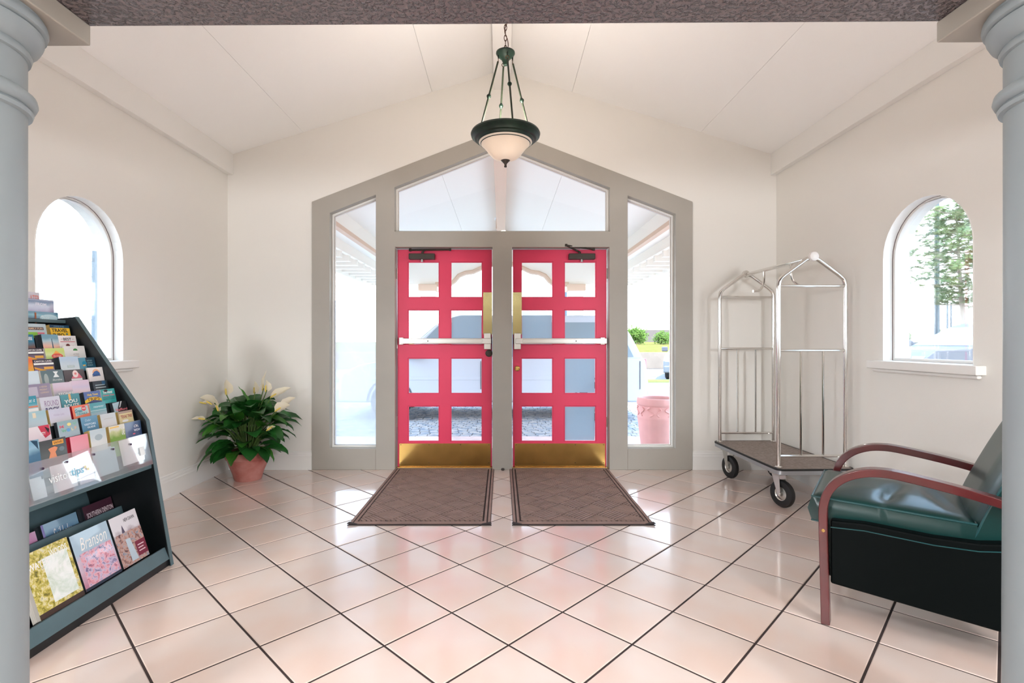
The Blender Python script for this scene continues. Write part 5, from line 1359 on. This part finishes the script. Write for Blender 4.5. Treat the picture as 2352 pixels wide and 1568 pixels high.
    MB().box(xr + 0.055, xr + 0.07, -0.26, 0.26, zmin + 0.06, zmin + 0.2).build('number_plate', mat('plate_white', (236, 232, 220), 0.5), c)
    return c
van_low = [(-2.75, 0.30), (2.30, 0.30), (2.36, 0.55), (2.30, 1.02), (-1.75, 1.02), (-2.4, 0.92), (-2.72, 0.74)]
van_cab = [(-1.8, 1.0), (2.28, 1.0), (2.10, 1.40), (1.92, 1.68), (1.6, 1.74), (-0.75, 1.74), (-1.05, 1.66)]
car('pale silver minivan parked under the canopy just outside the doors', (px(1480, 8.7) - 2.36, 9.35, GZ + 0.02), 0, 4.7, 1.9, van_low, van_cab, 1.0, ((-1.88, 0), (1.5, 0)), 0.33, M_CARS, van=True, name='minivan')
sed_low = [(-2.3, 0.26), (2.25, 0.26), (2.3, 0.6), (2.2, 0.92), (1.5, 0.96), (-0.9, 0.96), (-1.9, 0.84), (-2.28, 0.66)]
sed_cab = [(-1.1, 0.94), (1.75, 0.94), (1.1, 1.40), (0.8, 1.44), (-0.1, 1.44), (-0.35, 1.40)]
car('white car parked beyond the verge, its front wheel seen past the right side pane', (7.2, 19.15, GZ), R(66.5), 4.6, 1.8, sed_low, sed_cab, 0.94, ((-1.42, 0), (1.4, 0)), 0.34, M_CARW)
suv_low = [(-2.4, 0.36), (2.35, 0.36), (2.4, 0.8), (2.32, 1.18), (-1.0, 1.20), (-2.1, 1.12), (-2.38, 0.92)]
suv_cab = [(-1.25, 1.17), (2.3, 1.17), (2.0, 1.72), (1.7, 1.80), (0.1, 1.80), (-0.2, 1.74)]
car('white SUV with a dark mirror outside the arched window by the armchair', (px(2125, 12.0) + 2.3, 12.9, GZ), 0, 4.8, 1.95, suv_low, suv_cab, 1.17, ((-1.5, 0), (1.5, 0)), 0.38, M_CARW)
car('white sedan whose rounded end shows low in the arched window by the armchair', (px(2160, 9.35) - 0.9, 11.65, GZ + 0.06), R(90), 4.6, 1.8, sed_low, [(-1.1, 0.94), (1.0, 0.94), (0.7, 1.40), (0.4, 1.44), (-0.1, 1.44), (-0.35, 1.40)], 0.94, ((-1.42, 0), (1.4, 0)), 0.34, M_CARW)

# poles and wires
M_POLE = mat('grey_pole', (74, 88, 98), 0.8, spec=0.1)
def pole(x, y, h, r, label, arms=(), name='utility_pole'):
    t = thing(name, label, 'pole', (x, y, GZ))
    MB().tube([(x, y, GZ), (x, y, h)], [r * 1.15, r * 0.85], 12).build('pole', M_POLE, t, smooth=True)
    for z in arms:
        MB().box(x - 0.5, x + 0.5, y - 0.05, y + 0.05, z - 0.05, z + 0.05).build('crossarm', M_POLE, t)
    return t
Yp = 21.0
xp = px(217, Yp)
pole(xp, Yp, pz(576, Yp), 0.10, 'grey utility pole seen through the arched window by the rack')
M_WIRE = mat('grey_wire', (150, 160, 172), 0.7)
for k, (ya, yb) in enumerate(((601, 612), (636, 648), (672, 682), (735, 742))):
    z0, z1 = pz(ya, Yp), pz(yb, Yp)
    MB().tube(catmull([(xp, Yp, z0), (xp - 8, Yp + 0.5, z0 - 0.25), (xp - 17, Yp + 1, z0 - 0.3)], 6), 0.012, 5).build('power_line', M_WIRE)
    tag(bpy.data.objects['power_line' if k == 0 else 'power_line.%03d' % k], '%s wire strung from the utility pole outside the rack window' % ('topmost', 'second', 'third', 'lowest')[k], 'wire', 'wires on the pole by the rack window')
    MB().tube([(xp, Yp, z0), (xp - 0.35, Yp, z0 + 0.05)], 0.02, 5).build('insulator', M_WIRE, bpy.data.objects['utility_pole'])
for k, y_ in enumerate((712, 742)):
    z = pz(y_, 32)
    o = MB().tube(catmull([(-6, 32, z - 0.02), (10, 32, z), (26, 32, z + 0.02)], 4), 0.03, 5).build('power_line', M_WIRE)
    tag(o, '%s horizontal wire crossing the sky behind the right side pane' % ('upper', 'lower')[k], 'wire', 'wires over the road')
for k, xx in enumerate((4.0, 16.0)):
    pole(xx, 32, 5.5, 0.12, ('utility pole on the roadside hidden by the right door post', 'utility pole on the roadside beyond the right wall')[k])
Yq = 19.0
pole(px(2152, Yq), Yq, pz(440, Yq) + 1.2, 0.078, 'tall grey lamp post behind the pine tree', name='lamp_post')
pole(px(2176, 24), 24, pz(690, 24), 0.04, 'thin post under the pine crown, nearer the lamp post', name='sign_post')
pole(px(2184.5, 24), 24, pz(695, 24), 0.04, 'thin post under the pine crown, farther from the lamp post', name='sign_post')

# pine tree: trunk, boughs, needle tufts
def pine(X, Y, label):
    t = thing('pine_tree', label, 'tree', (X, Y, GZ))
    rp_ = random.Random(5)
    zt, zb = pz(476, Y), pz(705, Y)
    MB().tube([(X + 0.35, Y, GZ), (X + 0.3, Y, 1.2), (X + 0.15, Y, 3.0), (X, Y, zt - 0.2)], [0.11, 0.09, 0.06, 0.02], 8).build('trunk', mat('pine_bark', (176, 160, 150), 0.9, spec=0.0), t, smooth=True)
    nd = MB(); q0 = Y / 13.5
    for k in range(64):
        f = (k + 0.5) / 64
        z = zb + (zt - zb) * f
        az = k * 2.4
        ln = (1.34 - 0.9 * max(0, f - 0.4)) * rp_.uniform(0.55, 1.0) * (0.7 if f < 0.12 else 1) * q0
        p0 = Vector((X + 0.15 * (1 - f), Y, z)); d = Vector((math.cos(az), math.sin(az), 0.12))
        p1 = p0 + d * ln
        MB().tube([p0, p0.lerp(p1, 0.6) + Vector((0, 0, -0.04)), p1], [0.028, 0.016, 0.006], 5).build('bough', mat('pine_bark', (176, 160, 150), 0.9, spec=0.0), t)
        for q_ in range(11):
            c = p0.lerp(p1, 0.3 + 0.72 * q_ / 10) + Vector((rp_.uniform(-.13, .13), rp_.uniform(-.13, .13), rp_.uniform(-.06, .13))) * q0 if False else p0.lerp(p1, 0.3 + 0.72 * q_ / 10) + Vector((rp_.uniform(-.16, .16), rp_.uniform(-.16, .16), rp_.uniform(-.08, .16))) * q0
            for b_ in range(34):
                v = Vector((rp_.gauss(0, 1), rp_.gauss(0, 1), rp_.gauss(0.4, 0.8))).normalized() * rp_.uniform(0.10, 0.22) * q0
                s_ = v.orthogonal().normalized() * 0.012 * q0
                nd.add([c - s_, c + s_, c + v], [(0, 1, 2)])
    nd.build('needles', mat('pine_needles', (108, 136, 98), 0.85, spec=0.0, rgb2=(154, 160, 104), nscale=2.5, trans=0.3), t, kind='stuff')
pine(px(2196, 17.0), 17.0, 'tall pine tree outside the arched window by the armchair')

def bush(X, Y, z0, rx, rz_, label, seed, dense=260):
    t = thing('bush', label, 'bush', (X, Y, z0))
    rb = random.Random(seed)
    for k in range(3):
        MB().tube([(X + (k - 1) * rx * 0.2, Y, z0 - 0.1), (X + (k - 1) * rx * 0.35, Y, z0 + rz_)], [0.05, 0.02], 5).build('stem', mat('bush_bark', (150, 140, 120), 0.9), t)
    lf = MB()
    for k in range(dense):
        u = Vector((rb.gauss(0, 1), rb.gauss(0, 1), rb.gauss(0, 1))).normalized() * rb.uniform(0.35, 1.0)
        c = Vector((X + u.x * rx, Y + u.y * rx * 0.7, z0 + rz_ * (0.95 + 0.95 * u.z)))
        for q_ in range(5):
            d = Vector((rb.gauss(0, 1), rb.gauss(0, 1), rb.gauss(0.3, 1))).normalized()
            s_ = d.orthogonal().normalized()
            c2 = c + d * rb.uniform(0, 0.25); L_ = rx * 0.14
            lf.add([c2 - s_ * L_ * 0.4, c2 + d * L_, c2 + s_ * L_ * 0.4, c2 - d * L_ * 0.5], [(0, 1, 2, 3)])
    lf.build('leaves', M_BUSH, t, kind='stuff')
    return t
YB = 40
bush(px(1462, YB), YB, 0.95, 0.95, 0.75, 'round green bush behind the road barrier, just right of the minivan', 1)
bush(px(1523, YB), YB, 0.95, 0.75, 0.55, 'smaller green bush behind the road barrier, above the white car', 2)
for k, (xx, nth) in enumerate(((2084, 'first'), (2116, 'second'), (2146, 'third'), (2176, 'fourth'), (2206, 'fifth'), (2236, 'sixth'))):
    yb_ = 44 + 3.2 * (k % 2)
    b_ = bush(px(xx, yb_), yb_, 1.0, 0.72 + 0.16 * (k % 2), 0.62 + 0.2 * ((k * 5) % 3), '%s green shrub from the window frame in the row beyond the armchair window' % nth, 10 + k, 190)
    b_['group'] = 'shrubs along the field'
